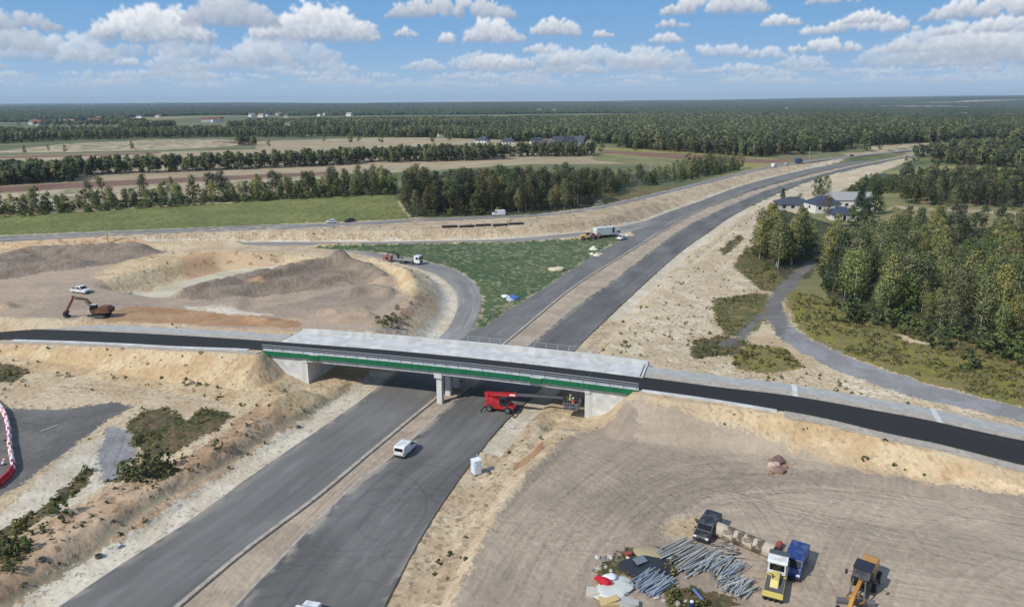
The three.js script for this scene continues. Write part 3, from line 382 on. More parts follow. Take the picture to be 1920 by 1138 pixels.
function patch(x0, x1, z0, z1, cell, W, Hh, warp, bumpy) {
  const cls = raster(x0, x1, z0, z1, W, Hh), sx = W / (x1 - x0), sz = Hh / (z1 - z0), col = new Uint8Array(W * Hh * 4), bmp = bumpy ? new Uint8Array(W * Hh * 4) : null, o = [0, 0, 0, 0];
  const at = (x, z) => cls[clamp(Math.floor((z - z0) * sz), 0, Hh - 1) * W + clamp(Math.floor((x - x0) * sx), 0, W - 1)];
  for (let j = 0; j < Hh; j++) for (let i = 0; i < W; i++) {
    const x = x0 + (i + 0.5) / sx, z = z0 + (j + 0.5) / sz, wx = x + (fbm(x / (warp * 3), z / (warp * 3) + 5, 3) - 0.5) * 2.8 * warp + (vn(x * 5.3, z * 5.3) - .5) * 1.7 * warp + (vn(x * 1.9 + 4, z * 1.9) - .5) * 1.2 * warp, wz = z + (fbm(x / (warp * 3) + 33, z / (warp * 3), 3) - 0.5) * 2.8 * warp + (vn(x * 5.3 + 21, z * 5.3) - .5) * 1.7 * warp + (vn(x * 1.9, z * 1.9 + 8) - .5) * 1.2 * warp;
    colourOf(at(wx, wz), x, z, 1 / sx, o);
    const k = ((Hh - 1 - j) * W + i) * 4;
    for (let c = 0; c < 3; c++) col[k + c] = enc[clamp(Math.round(o[c] * 4096), 0, 4096)];
    col[k + 3] = 255;
    if (bmp) { const v = clamp(110 + o[3] * 110, 0, 255); bmp[k] = bmp[k + 1] = bmp[k + 2] = v; bmp[k + 3] = 255; }
  }
  if (bumpy) for (const [L, w, a] of tracks) for (let i = 1; i < L.length; i++) {
    const p = L[i - 1], q = L[i], b = bounds([p, q], w + .3), i0 = Math.max(0, Math.floor((b[0] - x0) * sx)), i1 = Math.min(W - 1, Math.ceil((b[1] - x0) * sx)), j0 = Math.max(0, Math.floor((b[2] - z0) * sz)), j1 = Math.min(Hh - 1, Math.ceil((b[3] - z0) * sz));
    for (let j = j0; j <= j1; j++) for (let n = i0; n <= i1; n++) {
      const x = x0 + (n + .5) / sx, z = z0 + (j + .5) / sz, d = segd(x, z, p, q)[0] + (vn(x * 5, z * 5) - .5) * .1, e = sst(w, w * .5, d) * (.4 + .6 * vn(x * 1.3 + 5, z * 1.3)); if (e <= 0) continue;
      const k = ((Hh - 1 - j) * W + n) * 4, f = 1 + a * e * .042; for (let c = 0; c < 3; c++) col[k + c] = clamp(col[k + c] * f, 0, 255); for (let c = 0; c < 3; c++) bmp[k + c] = clamp(bmp[k + c] - e * 20, 0, 255);
    }
  }
  const mk = (d, srgb) => { const t = new THREE.DataTexture(d, W, Hh); t.magFilter = THREE.LinearFilter; t.minFilter = THREE.LinearMipmapLinearFilter; t.generateMipmaps = true; if (srgb) t.colorSpace = THREE.SRGBColorSpace; t.needsUpdate = true; return t; };
  const nx = Math.round((x1 - x0) / cell), nz = Math.round((z1 - z0) / cell), P = [], U = [], I = [];
  for (let j = -1; j <= nz + 1; j++) for (let i = -1; i <= nx + 1; i++) {
    const a = clamp(i, 0, nx) / nx, b = clamp(j, 0, nz) / nz, x = mix(x0, x1, a), z = mix(z0, z1, b), edge = i < 0 || i > nx || j < 0 || j > nz;
    let y = ground(x, z);
    const q = K[at(x, z)]; if (cell < 3) { const rg = q.relief > .09 ? .55 : 0, n1 = fbm(x * 0.55, z * 0.55, 4) - .5, n2 = .78 - Math.abs(2 * fbm(x * .38 + 7, z * .38, 3) - 1) * 2.2; y += mix(n1, n2 * .55, rg) * q.relief * 3.4 * (isRoad(x, z) ? 0.1 : 1) * clamp(Math.min(x - x0, x1 - x, z - z0, z1 - z) / 3, 0, 1); }
    P.push(x, edge ? y - 3 : y, z); U.push(mix(.6 / W, 1 - .6 / W, a), mix(.6 / Hh, 1 - .6 / Hh, 1 - b));
  }
  const w = nx + 3; for (let j = 0; j < nz + 2; j++) for (let i = 0; i < nx + 2; i++) { const a = j * w + i; I.push(a, a + w, a + 1, a + 1, a + w, a + w + 1); }
  const g = new THREE.BufferGeometry(); g.setAttribute('position', new THREE.Float32BufferAttribute(P, 3)); g.setAttribute('uv', new THREE.Float32BufferAttribute(U, 2)); g.setIndex(I); g.computeVertexNormals();
  { const N = g.attributes.normal; for (let j = -1; j <= nz + 1; j++) for (let i = -1; i <= nx + 1; i++) { const ci = clamp(i, 1, nx - 1), cj = clamp(j, 1, nz - 1); if (ci !== i || cj !== j) { const a = (j + 1) * w + i + 1, b = (cj + 1) * w + ci + 1; N.setXYZ(a, N.getX(b), N.getY(b), N.getZ(b)); } } }
  const m = new THREE.MeshStandardMaterial({ map: mk(col, true), roughness: 0.96 }); if (bmp) { m.bumpMap = mk(bmp, false); m.bumpScale = 0.22; }
  part(landscape, 'terrain', g, m); patches.push([x0, x1, z0, z1]); return at;
}
const kindA = patch(-104, 104, -136, -44, 0.4, 2048, 906, 0.55, true);
const kindB = patch(-260, 260, -352, -136, 1, 2048, 851, 0.8, true);
const kindC = patch(-1000, 1000, -1340, -352, 8, 2048, 1024, 1.6, false);
{ // the land out to the horizon
  const line = (must, lo, hi) => { const s = new Set(must); let v = Math.max(...must), d = 60; while (v < hi) { v = Math.min(hi, v + d); s.add(v); d *= 1.09; } v = Math.min(...must); d = 60; while (v > lo) { v = Math.max(lo, v - d); s.add(v); d *= 1.09; } for (let i = -900; i < 1000; i += 100) s.add(i); return [...s].filter((q) => q >= lo && q <= hi).sort((a, b) => a - b); };
  const X = line([-1000, -260, -104, 104, 260, 1000], -26000, 26000), Z = line([-1340, -352, -136, -44], -24000, 4000), P = [], C = [], I = [], o = [0, 0, 0, 0];
  for (const z of Z) for (const x of X) {
    P.push(x, ground(x, z), z);
    const f = fbm(x / 700 + 3, z / 300, 3), k = f > 0.56 ? (fbm(x / 260, z / 90, 2) > 0.5 ? STUBBLE : OLIVE) : LAND; colourOf(k, x / 14, z / 14, 1, o); C.push(o[0], o[1], o[2]);
  }
  const w = X.length; for (let j = 0; j < Z.length - 1; j++) for (let i = 0; i < w - 1; i++) { const cx = (X[i] + X[i + 1]) / 2, cz = (Z[j] + Z[j + 1]) / 2; if (patches.some((b) => hits(b, cx, cz))) continue; const a = j * w + i; I.push(a, a + w, a + 1, a + 1, a + w, a + w + 1); }
  const g = new THREE.BufferGeometry(); g.setAttribute('position', new THREE.Float32BufferAttribute(P, 3)); g.setAttribute('color', new THREE.Float32BufferAttribute(C, 3)); g.setIndex(I); g.computeVertexNormals();
  part(landscape, 'terrain', g, new THREE.MeshStandardMaterial({ vertexColors: true, roughness: 0.95 }));
}

// ---------------------------------------------------------------- roads
function asphalt(base, W, L, seed, o) {               // W x L metres; streaks run along the road
  return tex(512, 1024, (i, j, c) => {
    const x = i / 512 * W, y = j / 1024 * L, wrap = (f) => { const t = sst(0.85, 1, j / 1024); return mix(f(y), f(y - L), t); };
    const s = wrap((y) => fbm(x * 1.6 + seed, y * 0.035, 3)) - 0.5, p = wrap((y) => fbm(x * 0.25 + seed, y * 0.09, 3)) - 0.5, g = vn(i * 0.9, j * 0.9) - 0.5, q = wrap((y) => fbm(x * .8 + 60, y * .5 + seed, 3));
    const e = o.dust * Math.max(sst(1.8, 0, x), sst(W - 1.6, W, x)) * sst(.35, .6, q);
    let k = 0; if (o.arcs) for (const a of o.arcs) { const d = Math.abs(Math.hypot(x - a[0], y - a[1]) - a[2]); if (d < .22) k += a[3] * (1 - d / .22) * (.4 + .6 * vn(x * .7 + a[2], y * .7)); }
    const bay = Math.floor(y / (L / 5)), seam = sst(.09, .03, Math.abs(x - W * .52 + (vn(y * .3, 3) - .5) * .1)) * .10 + sst(.16, .05, Math.abs(y - (bay + .5) * L / 5)) * .06, tone = (vn(bay * 3.7 + seed, 1.5) - .5) * .07 * (x > W * .52 ? 1 : -.6), sp = sst(.63, .74, fbm(x * .5 + seed * 3, y * .16, 4)) * .07;
    k += tone - seam + sp;
    const v = base * (1 + s * o.streak + p * o.patch + g * 0.07 + k);
    c[0] = mix(v * 1.02, 178, e); c[1] = mix(v, 163, e); c[2] = mix(v * .965, 145, e);
  });
}
const roadMat = (t, W, L, rough = 0.88) => { t.repeat.set(1 / W, 1 / L); return new THREE.MeshStandardMaterial({ map: t, roughness: rough }); };
const grey = roadMat(asphalt(104, 13, 130, 2, { streak: .16, patch: .26, dust: .5 }), 13, 130), grey2 = roadMat(asphalt(98, 15, 130, 21, { streak: .2, patch: .44, dust: .7, arcs: Array.from({ length: 34 }, (_, i) => { const R = rng(i + 5), t = R(); return [R() * 30 - 12, 8 + R() * 26, 5 + R() * 13, (t < .7 ? -.1 : .07) * (.4 + R())]; }) }), 15, 130), rampM = roadMat(asphalt(126, 9, 110, 8, { streak: .2, patch: .25, dust: .4 }), 9, 110), servM = roadMat(asphalt(122, 9, 110, 14, { streak: .3, patch: .4, dust: .9 }), 9, 110), black = roadMat(asphalt(33, 7, 90, 5, { streak: .12, patch: .16, dust: .05 }), 7, 90, .9);
setting('motorway_carriageway', ribbon(H3(LCl, .1), H3(LCr, .1), 4, .35), grey);
setting('motorway_carriageway', ribbon(H3(RCl, .1), H3(RCr, .1), 4, .35), grey2);
setting('slip_road', ribbon(H3(rampIn, .14), H3(rampOut, .14), 2, .3), rampM);
setting('slip_road', ribbon(H3(slipTop, .12), H3(slipLow, .12), 4, .3), rampM);
setting('service_road', ribbon(H3(servTop, 3.28), H3(servLow, 3.28), 6, .3), servM);
const us = (a, b, d) => { const o = []; for (let u = a; u < b + 1e-6; u += d) o.push(u); return o; };
const along = (a, b, vf, dy = 0, d = 4) => us(a, b, d).map((u) => bp(u, typeof vf === 'function' ? vf(u) : vf, bz(u) + dy));
setting('overpass_road', ribbon(along(-150, 126, (u) => bv(u, roadNear), .05), along(-150, 126, (u) => bv(u, roadFar), .05), 3, .3), black);

// ---------------------------------------------------------------- the overpass
function sweep(profile, u0, u1, step = 3, base = bz) {   // a section [v, height above the deck] carried along the overpass
  const n = Math.max(1, Math.round((u1 - u0) / step)), P = [], I = [], m = profile.length;
  for (let i = 0; i <= n; i++) { const u = mix(u0, u1, i / n), y = base(u); for (const q of profile) P.push(...bp(u, q[0], y + q[1])); }
  for (let i = 0; i < n; i++) for (let k = 0; k < m; k++) { const a = i * m + k, b = i * m + (k + 1) % m; I.push(a, a + m, b, b, a + m, b + m); }
  const tri = THREE.ShapeUtils.triangulateShape(profile.map((q) => new THREE.Vector2(q[0], q[1])), []);
  for (const t of tri) { I.push(t[0], t[1], t[2]); I.push(n * m + t[0], n * m + t[2], n * m + t[1]); }
  let g = new THREE.BufferGeometry(); g.setAttribute('position', new THREE.Float32BufferAttribute(P, 3)); g.setAttribute('uv', new THREE.Float32BufferAttribute(P.filter((v, i) => i % 3 !== 1), 2)); g.setIndex(I);
  return toCreasedNormals(g, 0.4);
}
const rect = (v0, v1, y0, y1) => [[v0, y0], [v1, y0], [v1, y1], [v0, y1]];
const stain = (r, g, b, amt, sc, seed) => tex(512, 512, (i, j, c) => { const n = fbm(i / 512 * sc + seed, j / 512 * sc, 4) - .5, m = vn(i * .7, j * .7) - .5, k = 1 + n * amt + m * .05; c[0] = r * k; c[1] = g * k; c[2] = b * k; });
const inM = (t, m) => { t.repeat.set(1 / m, 1 / m); return t; };
const concrete = new THREE.MeshStandardMaterial({ map: inM(stain(196, 195, 191, .26, 9, 3), 9), roughness: .85 }), paleConc = new THREE.MeshStandardMaterial({ map: inM(stain(192, 191, 187, .26, 12, 8), 14), roughness: .85 });
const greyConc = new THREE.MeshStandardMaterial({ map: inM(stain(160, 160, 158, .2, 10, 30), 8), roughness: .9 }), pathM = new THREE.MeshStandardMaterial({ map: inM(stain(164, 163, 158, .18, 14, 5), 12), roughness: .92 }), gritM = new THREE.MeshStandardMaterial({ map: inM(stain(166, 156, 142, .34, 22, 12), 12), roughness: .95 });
const fascia = new THREE.MeshStandardMaterial({ map: inM(stain(6, 96, 62, .3, 16, 44), 7), roughness: .6 }), steel = mat(176, 180, 186, .5, { metalness: .3 }), darkSteel = mat(70, 72, 80, .5, { metalness: .4 }), galv = mat(160, 166, 172, .42, { metalness: .55 });
const bridge = thing('overpass_bridge', 'white concrete overpass with a green edge band crossing the motorway', 'bridge');
{
  const U0 = -38, U1 = 30.5;
  part(bridge, 'deck_slab', sweep(rect(-.42, 13.1, -.45, -.012), U0, U1), concrete);
  for (let a = U0 + .5; a < U1 - 1; a += 6.18) part(bridge, 'footway_slab', sweep([[5.25, -.01], [10.95, -.01], [10.95, .16], [5.42, .16], [5.42, .1], [5.25, .1]], a, Math.min(a + 6.14, U1), 3), paleConc);
  part(bridge, 'barrier_kerb', sweep(rect(11.3, 11.62, -.01, .72), U0 + 1, U1, 3), paleConc);
  part(bridge, 'outer_walkway', sweep(rect(11.64, 13.1, -.008, .34), U0 + 1, U1, 3), paleConc);
  part(bridge, 'near_kerb', sweep([[-.42, -.01], [.45, -.01], [.45, .1], [.4, .16], [-.42, .16]], U0, U1, 3), concrete);
  for (let a = U0; a < U1 - .5; a += 1.96) { const low = (a > -29 && a < -26.4) || (a > 12 && a < 14.3) ? .14 : 0; part(bridge, 'fascia_panel', sweep(rect(-.58 - low, -.44, -.76 - low, .1 - low), a + .015, Math.min(a + 1.945, U1), 2), fascia); }
  part(bridge, 'fascia_panel', sweep(rect(13.12, 13.26, -.7, .2), U0, U1, 3), fascia);
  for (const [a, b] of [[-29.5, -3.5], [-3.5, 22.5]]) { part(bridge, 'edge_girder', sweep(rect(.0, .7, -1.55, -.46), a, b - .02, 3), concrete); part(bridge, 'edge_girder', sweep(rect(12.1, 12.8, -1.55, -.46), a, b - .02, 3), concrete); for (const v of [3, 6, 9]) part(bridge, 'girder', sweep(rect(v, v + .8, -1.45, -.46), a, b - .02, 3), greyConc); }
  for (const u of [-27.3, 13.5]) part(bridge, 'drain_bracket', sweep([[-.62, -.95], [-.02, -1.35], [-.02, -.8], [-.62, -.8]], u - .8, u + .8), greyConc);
  // the pier in the median
  const capY = bz(-3.5) - 1.56;
  part(bridge, 'pier_cap', sweep(rect(-.1, 12.9, -2.2, -.9), -4.15, -2.75, 2), concrete);
  for (let k = 0; k < 4; k++) part(bridge, 'pier_column', [box(.95, capY - .5, .95, ...bp(-3.45, .75 + k * 3.75, (capY - .6) / 2 - .1), 0, -.3037, 0)], concrete);
  // abutments with their wing walls
  for (const [u, s] of [[-29, -1], [22, 1]]) {
    part(bridge, 'abutment_wall', sweep([[.05, -8], [12.7, -8], [12.7, -.46], [.05, -.46]], Math.min(u, u + s * 1.2), Math.max(u, u + s * 1.2), 2), concrete);
    part(bridge, 'bearing_corner', sweep(rect(-.12, .04, -1.75, -.8), Math.min(u, u + s * .9), Math.max(u, u + s * .9), 2), concrete);
    for (const v of [.06, 12.3]) {
      const P = (a, y) => bp(a, v, y), w = (a, y) => bp(a, v + .4, y), e = u + s * 9.5, b0 = bz(u) - 7.5, b1 = bz(e) - 1.4, t0 = bz(u) - .47, t1 = bz(e) - .47, q = u + s * 1.21;
      const V = [P(q, b0), P(e, b1), P(e, t1), P(q, t0), w(q, b0), w(e, b1), w(e, t1), w(q, t0)], g = new THREE.BufferGeometry();
      g.setAttribute('position', new THREE.Float32BufferAttribute(V.flat(), 3)); g.setAttribute('uv', new THREE.Float32BufferAttribute(V.flatMap((p) => [p[0], p[1]]), 2)); g.setIndex([0, 1, 2, 0, 2, 3, 5, 4, 7, 5, 7, 6, 3, 2, 6, 3, 6, 7, 1, 5, 6, 1, 6, 2, 0, 3, 7, 0, 7, 4]);
      part(bridge, 'wing_wall', toCreasedNormals(g, .3), concrete);
    }
  }
  // railings and crash barrier
  const post = new THREE.BoxGeometry(.08, 1.02, .06), rail = (v, y, r, a, b) => sweep([[v - r, y - r], [v + r, y - r], [v + r, y + r], [v - r, y + r]], a, b, 3);
  const nearRail = part(bridge, 'near_railing', [rail(-.3, 1.16, .04, U0, U1), rail(-.3, .8, .035, U0, U1), rail(-.3, .48, .03, U0, U1)], steel);
  const farRail = part(bridge, 'far_railing', [rail(12.95, 1.36, .025, U0 + 1, U1 - 9), rail(12.95, .9, .016, U0 + 1, U1 - 9)], steel);
  for (let k = 0; k <= 32; k++) { const u = U0 + .1 + k * 2.13, m = part(nearRail, 'post', post, darkSteel); m.position.set(...bp(u, -.3, bz(u) + .67)); m.rotation.y = -.3037; if (u < U1 - 9) { const f = part(farRail, 'post', post, steel); f.position.set(...bp(u + 1, 12.95, bz(u + 1) + .85)); f.rotation.y = -.3037; } }
  part(bridge, 'expansion_joint', sweep(rect(.4, 5.2, .058, .066), 21.9, 22.1, 1), darkSteel); part(bridge, 'expansion_joint', sweep(rect(5.45, 11.3, .165, .172), 29.9, 30.1, 1), darkSteel);
}
// verges, footpath and kerbs of the road either side of it
const edgeF = (u) => bv(u, roadFar), edgeN = (u) => bv(u, roadNear), lay = (name, a, b, f, g, dy, m, th = .2) => setting(name, ribbon(along(a, b, f, dy), along(a, b, g, dy), 3, th), m);
lay('verge', -150, -37.2, (u) => edgeF(u) + .02, (u) => edgeF(u) + 1.5, .02, gritM); lay('footpath', -150, -37.2, (u) => edgeF(u) + 1.52, (u) => edgeF(u) + 4.4, .06, pathM);
lay('verge', 30.6, 125, (u) => edgeF(u) + .02, (u) => edgeF(u) + 1.9, .02, gritM); lay('footpath', 30.6, 125, (u) => edgeF(u) + 1.92, (u) => edgeF(u) + 5.2, .06, pathM);
lay('concrete_gutter', -97, -37.5, (u) => edgeN(u) - 1.0, (u) => edgeN(u) - .02, .03, paleConc); lay('verge', -150, -37.5, (u) => edgeN(u) - 2.2, (u) => edgeN(u) - 1.02, -.01, gritM);
lay('concrete_gutter', 31, 52, (u) => edgeN(u) - .9, (u) => edgeN(u) - .02, .03, paleConc); lay('verge', 52, 125, (u) => edgeN(u) - 2.3, (u) => edgeN(u) - .03, .0, gritM);
[-93, -81, -67].forEach((u, i) => solo('drain_channel', ['thin pale channel across the footpath, leftmost, behind the excavator arm', 'thin pale channel across the footpath, middle of the three left of the bridge', 'thin pale channel across the footpath, the one closest left of the bridge'][i], 'drain channel', sweep(rect(bv(u, roadFar), bv(u, roadFar) + 4.5, .04, .09), u - .16, u + .16, 1), paleConc, [0, 0, 0], 0, 'pale channels across the left footpath'));
[54, 74].forEach((u, i) => solo('drain_channel', i ? 'wide pale concrete channel across the right footpath, nearest the picture edge' : 'wide pale concrete channel across the right footpath, nearest the bridge', 'drain channel', sweep(rect(bv(u, roadFar), bv(u, roadFar) + 5.2, .04, .1), u - .4, u + .4, 1), paleConc));
setting('median_gutter', ribbon(H3(LCr.slice(0, 14), .13), H3(offset(LCr, .55).slice(0, 14), .13), 4, .25), gritM);
setting('median_gutter', ribbon(H3(offset(RCl, -.4).slice(0, 9), .12), H3(RCl.slice(0, 9), .12), 4, .25), gritM);

// ---------------------------------------------------------------- vehicles (built facing +x)
let telehandlerPlatform;
const glass = mat(18, 22, 26, .12), rubber = mat(34, 34, 35, .85), hub = mat(120, 122, 125, .5, { metalness: .5 }), trim = mat(38, 39, 41, .6), lampW = mat(225, 228, 230, .2), lampR = mat(150, 18, 16, .3), plate = mat(215, 215, 210, .5);
const dust = (r, g, b) => { const t = tex(256, 256, (i, j, c) => { const e = sst(.42, .72, fbm(i / 40 + r, j / 40, 4)) * .34; c[0] = mix(r, 168, e); c[1] = mix(g, 152, e); c[2] = mix(b, 132, e); }); t.repeat.set(.3, .3); return t; };
const paintM = (r, g, b) => new THREE.MeshPhysicalMaterial({ map: dust(r, g, b), roughness: .5, clearcoat: .45, clearcoatRoughness: .25 });
const whiteP = paintM(222, 223, 224), blackP = paintM(22, 24, 28), blueP = paintM(20, 48, 112), silverP = paintM(150, 154, 158), yellowP = paintM(208, 190, 98), redP = paintM(170, 20, 32), orangeP = paintM(104, 62, 36), amberP = paintM(188, 128, 44);
const face = (dx, dz) => Math.atan2(-dz, dx);
function wheel(parent, x, z, r, w) {
  const t = part(parent, 'wheel', [put(new THREE.TorusGeometry(r - w * .38, w * .42, 8, 18), x, r, z), cyl(r * .8, r * .8, w * .9, x, r, z, Math.PI / 2, 0, 0, 16)], rubber);
  part(t, 'rim', [cyl(r * .55, r * .55, w * .98, x, r, z, Math.PI / 2, 0, 0, 12)], hub); return t;
}
function vehicle(name, label, cat, at, turn, o) {
  const t = thing(name, label, cat, at, turn, o.group), { L, W, H } = o, x0 = -L / 2, x1 = L / 2, b = .11, g0 = .3;
  const P = {
    van: [[x0, g0], [x0 - .04, H * .42], [x0 + .03, H * .6], [x0 + .16, H * .9], [x0 + .4, H - .02], [x0 + L * .3, H], [x1 - L * .38, H - .04], [x1 - L * .31, H - .13], [x1 - L * .19, H * .62], [x1 - .12, H * .5], [x1, H * .38], [x1, g0]],
    bigvan: [[x0, g0], [x0, H * .55], [x0 + .06, H * .94], [x0 + .25, H], [x1 - L * .30, H], [x1 - L * .24, H - .12], [x1 - L * .13, H * .58], [x1 - .1, H * .46], [x1, H * .36], [x1, g0]],
    car: [[x0, g0], [x0, H * .55], [x0 + .2, H * .62], [x0 + L * .14, H - .1], [x0 + L * .24, H], [x0 + L * .52, H], [x0 + L * .60, H - .1], [x0 + L * .72, H * .63], [x1 - .15, H * .54], [x1, H * .40], [x1, g0]],
    pickup: [[x0, g0], [x0, H * .56], [x0 + L * .36, H * .56], [x0 + L * .39, H - .1], [x0 + L * .44, H], [x0 + L * .62, H], [x0 + L * .66, H - .08], [x0 + L * .76, H * .6], [x1 - .12, H * .55], [x1, H * .40], [x1, g0]],
  }[o.kind];
  part(t, 'body', slabOf(P, W, b), o.paint);
  const sideWin = { van: o.panel ? [[[x1 - L * .47, H * .63], [x1 - L * .47, H * .9], [x1 - L * .37, H * .9], [x1 - L * .37, H * .63]], [[x1 - L * .355, H * .63], [x1 - L * .355, H * .9], [x1 - L * .32, H * .9], [x1 - L * .22, H * .63]]] : [[[x0 + .25, H * .62], [x0 + .32, H * .9], [x0 + L * .3, H * .9], [x0 + L * .3, H * .62]], [[x0 + L * .32, H * .62], [x0 + L * .32, H * .9], [x1 - L * .46, H * .9], [x1 - L * .46, H * .62]], [[x1 - L * .44, H * .62], [x1 - L * .44, H * .9], [x1 - L * .34, H * .9], [x1 - L * .22, H * .62]]],
    bigvan: [[[x1 - L * .32, H * .6], [x1 - L * .32, H * .86], [x1 - L * .245, H * .86], [x1 - L * .16, H * .6]], ...(o.panel ? [] : [[[x1 - L * .56, H * .6], [x1 - L * .56, H * .86], [x1 - L * .36, H * .86], [x1 - L * .36, H * .6]]])],
    car: [[[x0 + .35, H * .64], [x0 + L * .18, H * .92], [x0 + L * .36, H * .92], [x0 + L * .36, H * .64]], [[x0 + L * .38, H * .64], [x0 + L * .38, H * .92], [x0 + L * .54, H * .92], [x0 + L * .67, H * .64]]], pickup: [[[x0 + L * .43, H * .63], [x0 + L * .45, H * .92], [x0 + L * .62, H * .92], [x0 + L * .72, H * .63]]] }[o.kind];
  for (const q of sideWin) part(t, 'side_window', slabOf(q, W + .03, .01, 1), glass);
  const slope = { van: [[x1 - L * .30, H - .17], [x1 - L * .20, H * .645]], bigvan: [[x1 - L * .235, H - .16], [x1 - L * .135, H * .61]], car: [[x0 + L * .605, H - .12], [x0 + L * .705, H * .66]], pickup: [[x0 + L * .665, H - .1], [x0 + L * .75, H * .63]] }[o.kind];
  const strip2 = ([a, c], w, off = .03) => { const nx = a[1] - c[1], ny = c[0] - a[0], l = Math.hypot(nx, ny), k = off / l; return slabOf([a, c, [c[0] + nx * k, c[1] + ny * k], [a[0] + nx * k, a[1] + ny * k]], w, 0); };
  part(t, 'windscreen', strip2(slope, W - .3), glass);
  const back = { van: [[x0 + .04, H * .62], [x0 + .145, H * .87]], bigvan: o.panel ? null : [[x0 + .02, H * .6], [x0 + .05, H * .88]], car: [[x0 + .22, H * .64], [x0 + L * .135, H - .13]], pickup: [[x0 + L * .367, H * .62], [x0 + L * .388, H - .14]] }[o.kind];
  if (back) part(t, 'rear_window', strip2(back, W - .4), glass);
  const r = o.r ?? .33;
  for (const x of [x0 + L * .2, x1 - L * .19]) for (const s of [-1, 1]) wheel(t, x, s * (W / 2 - .1), r, .22);
  part(t, 'bumper', [box(.12, .22, W - .1, x1 + .02, g0 + .13, 0)], o.dark ? trim : o.bump ?? trim); part(t, 'bumper', [box(.12, .2, W - .1, x0 - .02, g0 + .12, 0)], trim);
  for (const s of [-1, 1]) {
    part(t, 'headlight', [box(.16, .16, .34, x1 - .05, H * .4 + .02, s * (W / 2 - .24), 0, 0, -.3)], lampW);
    part(t, 'tail_light', [box(.06, .34, .12, x0 + .0, H * .46, s * (W / 2 - .1))], lampR);
    part(t, 'mirror', [box(.12, .2, .16, slope[1][0] - .12, H * .64, s * (W / 2 + .12))], trim);
  }
  if (o.kind === 'pickup') part(t, 'load_bed', [box(L * .33, .04, W - .25, x0 + L * .18, H * .56 + .012, 0)], trim);
  return t;
}
const along2 = (line, x, z) => { lined(line, x, z, true); const i = Math.min(Math.floor(lined.at), line.length - 2); return face(line[i + 1][0] - line[i][0], line[i + 1][1] - line[i][1]); };
const onRoad = (p, line, y, back) => [[p[0], y, p[2]], along2(line, p[0], p[2]) + (back ? Math.PI : 0)];
const toward = (a, b) => face(b[0] - a[0], b[2] - a[2]);
const onGround = (p) => [p[0], ground(p[0], p[2]), p[2]];
vehicle('white_van', 'small white panel van driving along the median edge before the bridge', 'van', ...onRoad([-15.86,0.1,-98.35], RCl, .1), { kind: 'van', panel: true, L: 4.3, W: 1.75, H: 1.78, paint: whiteP });
{
  const t = vehicle('pickup_truck', 'white pickup cut off by the bottom edge of the picture', 'pickup', ...onRoad([-20.96,0.1,-61.37], RCl, .1), { kind: 'pickup', L: 5.1, W: 1.75, H: 1.7, paint: whiteP });
  part(t, 'load', [box(.9, .3, .7, -1.4, 1.12, .2), box(.5, .24, .5, -2, 1.1, -.3)], mat(176, 96, 60, .8));
}
vehicle('pickup_truck', 'white pickup parked on brown earth above the excavator', 'pickup', onGround([-107.43,4.3,-176.28]), face(.93, .36), { kind: 'pickup', L: 5.2, W: 1.85, H: 1.8, paint: whiteP });
vehicle('black_van', 'black people carrier parked at the end of the concrete rings', 'van', onGround([22.42,2,-74.07]), face(...(([a, b]) => [b[0] - a[0], b[2] - a[2]])([[23.74,2,-76.5], [21.59,2,-73.22]])), { kind: 'van', L: 4.9, W: 1.85, H: 1.85, paint: blackP });
vehicle('blue_van', 'dark blue van parked behind the yellow roller', 'van', onGround([30,2,-67.43]), face(...(([a, b]) => [b[0] - a[0], b[2] - a[2]])([[31.37,2,-69.69], [28.71,2,-65.46]])), { kind: 'bigvan', L: 4.9, W: 1.9, H: 2.0, paint: blueP });
vehicle('white_van', 'white van on the upper service road by the pine wood', 'van', ...onRoad([-5.51,3.3,-310.01], servLow, 3.28, true), { kind: 'bigvan', L: 5.6, W: 2, H: 2.4, paint: whiteP, panel: true });
vehicle('white_car', 'white car on the upper service road beside the crop field', 'car', ...onRoad([-72.52,3.3,-291.97], servLow, 3.28, true), { kind: 'car', L: 4.3, W: 1.8, H: 1.5, paint: whiteP });
vehicle('dark_car', 'dark car on the upper service road following the white one', 'car', ...onRoad([-65.77,3.3,-294.49], servLow, 3.28, true), { kind: 'car', L: 4.6, W: 1.8, H: 1.6, paint: blackP });
vehicle('white_van', 'far white van, last of the three vehicles on the upper road', 'van', ...onRoad([190.89,3.3,-537.69], servLow, 3.28), { kind: 'bigvan', L: 6, W: 2.2, H: 2.9, paint: whiteP, panel: true });
vehicle('white_car', 'far white car between the white van and the blue lorry', 'car', ...onRoad([206.23,3.3,-555.4], servLow, 3.28), { kind: 'car', L: 4.6, W: 1.9, H: 1.7, paint: whiteP });
vehicle('dark_car', 'far dark car ahead of the blue lorry', 'car', ...onRoad([294.12,3.3,-641.57], servLow, 3.28), { kind: 'car', L: 4.6, W: 1.9, H: 1.6, paint: blackP });
vehicle('pickup_truck', 'white pickup parked beside the white box lorry', 'pickup', [[41.21,0.1,-270.06][0], .1, [41.21,0.1,-270.06][2]], face(-.55, .83), { kind: 'pickup', L: 5, W: 1.85, H: 1.8, paint: whiteP });
vehicle('white_van', 'tiny white van on the road at the far right edge', 'van', onGround([574.07,2.6,-843.41]), 0, { kind: 'bigvan', L: 6, W: 2.2, H: 2.8, paint: whiteP, panel: true });

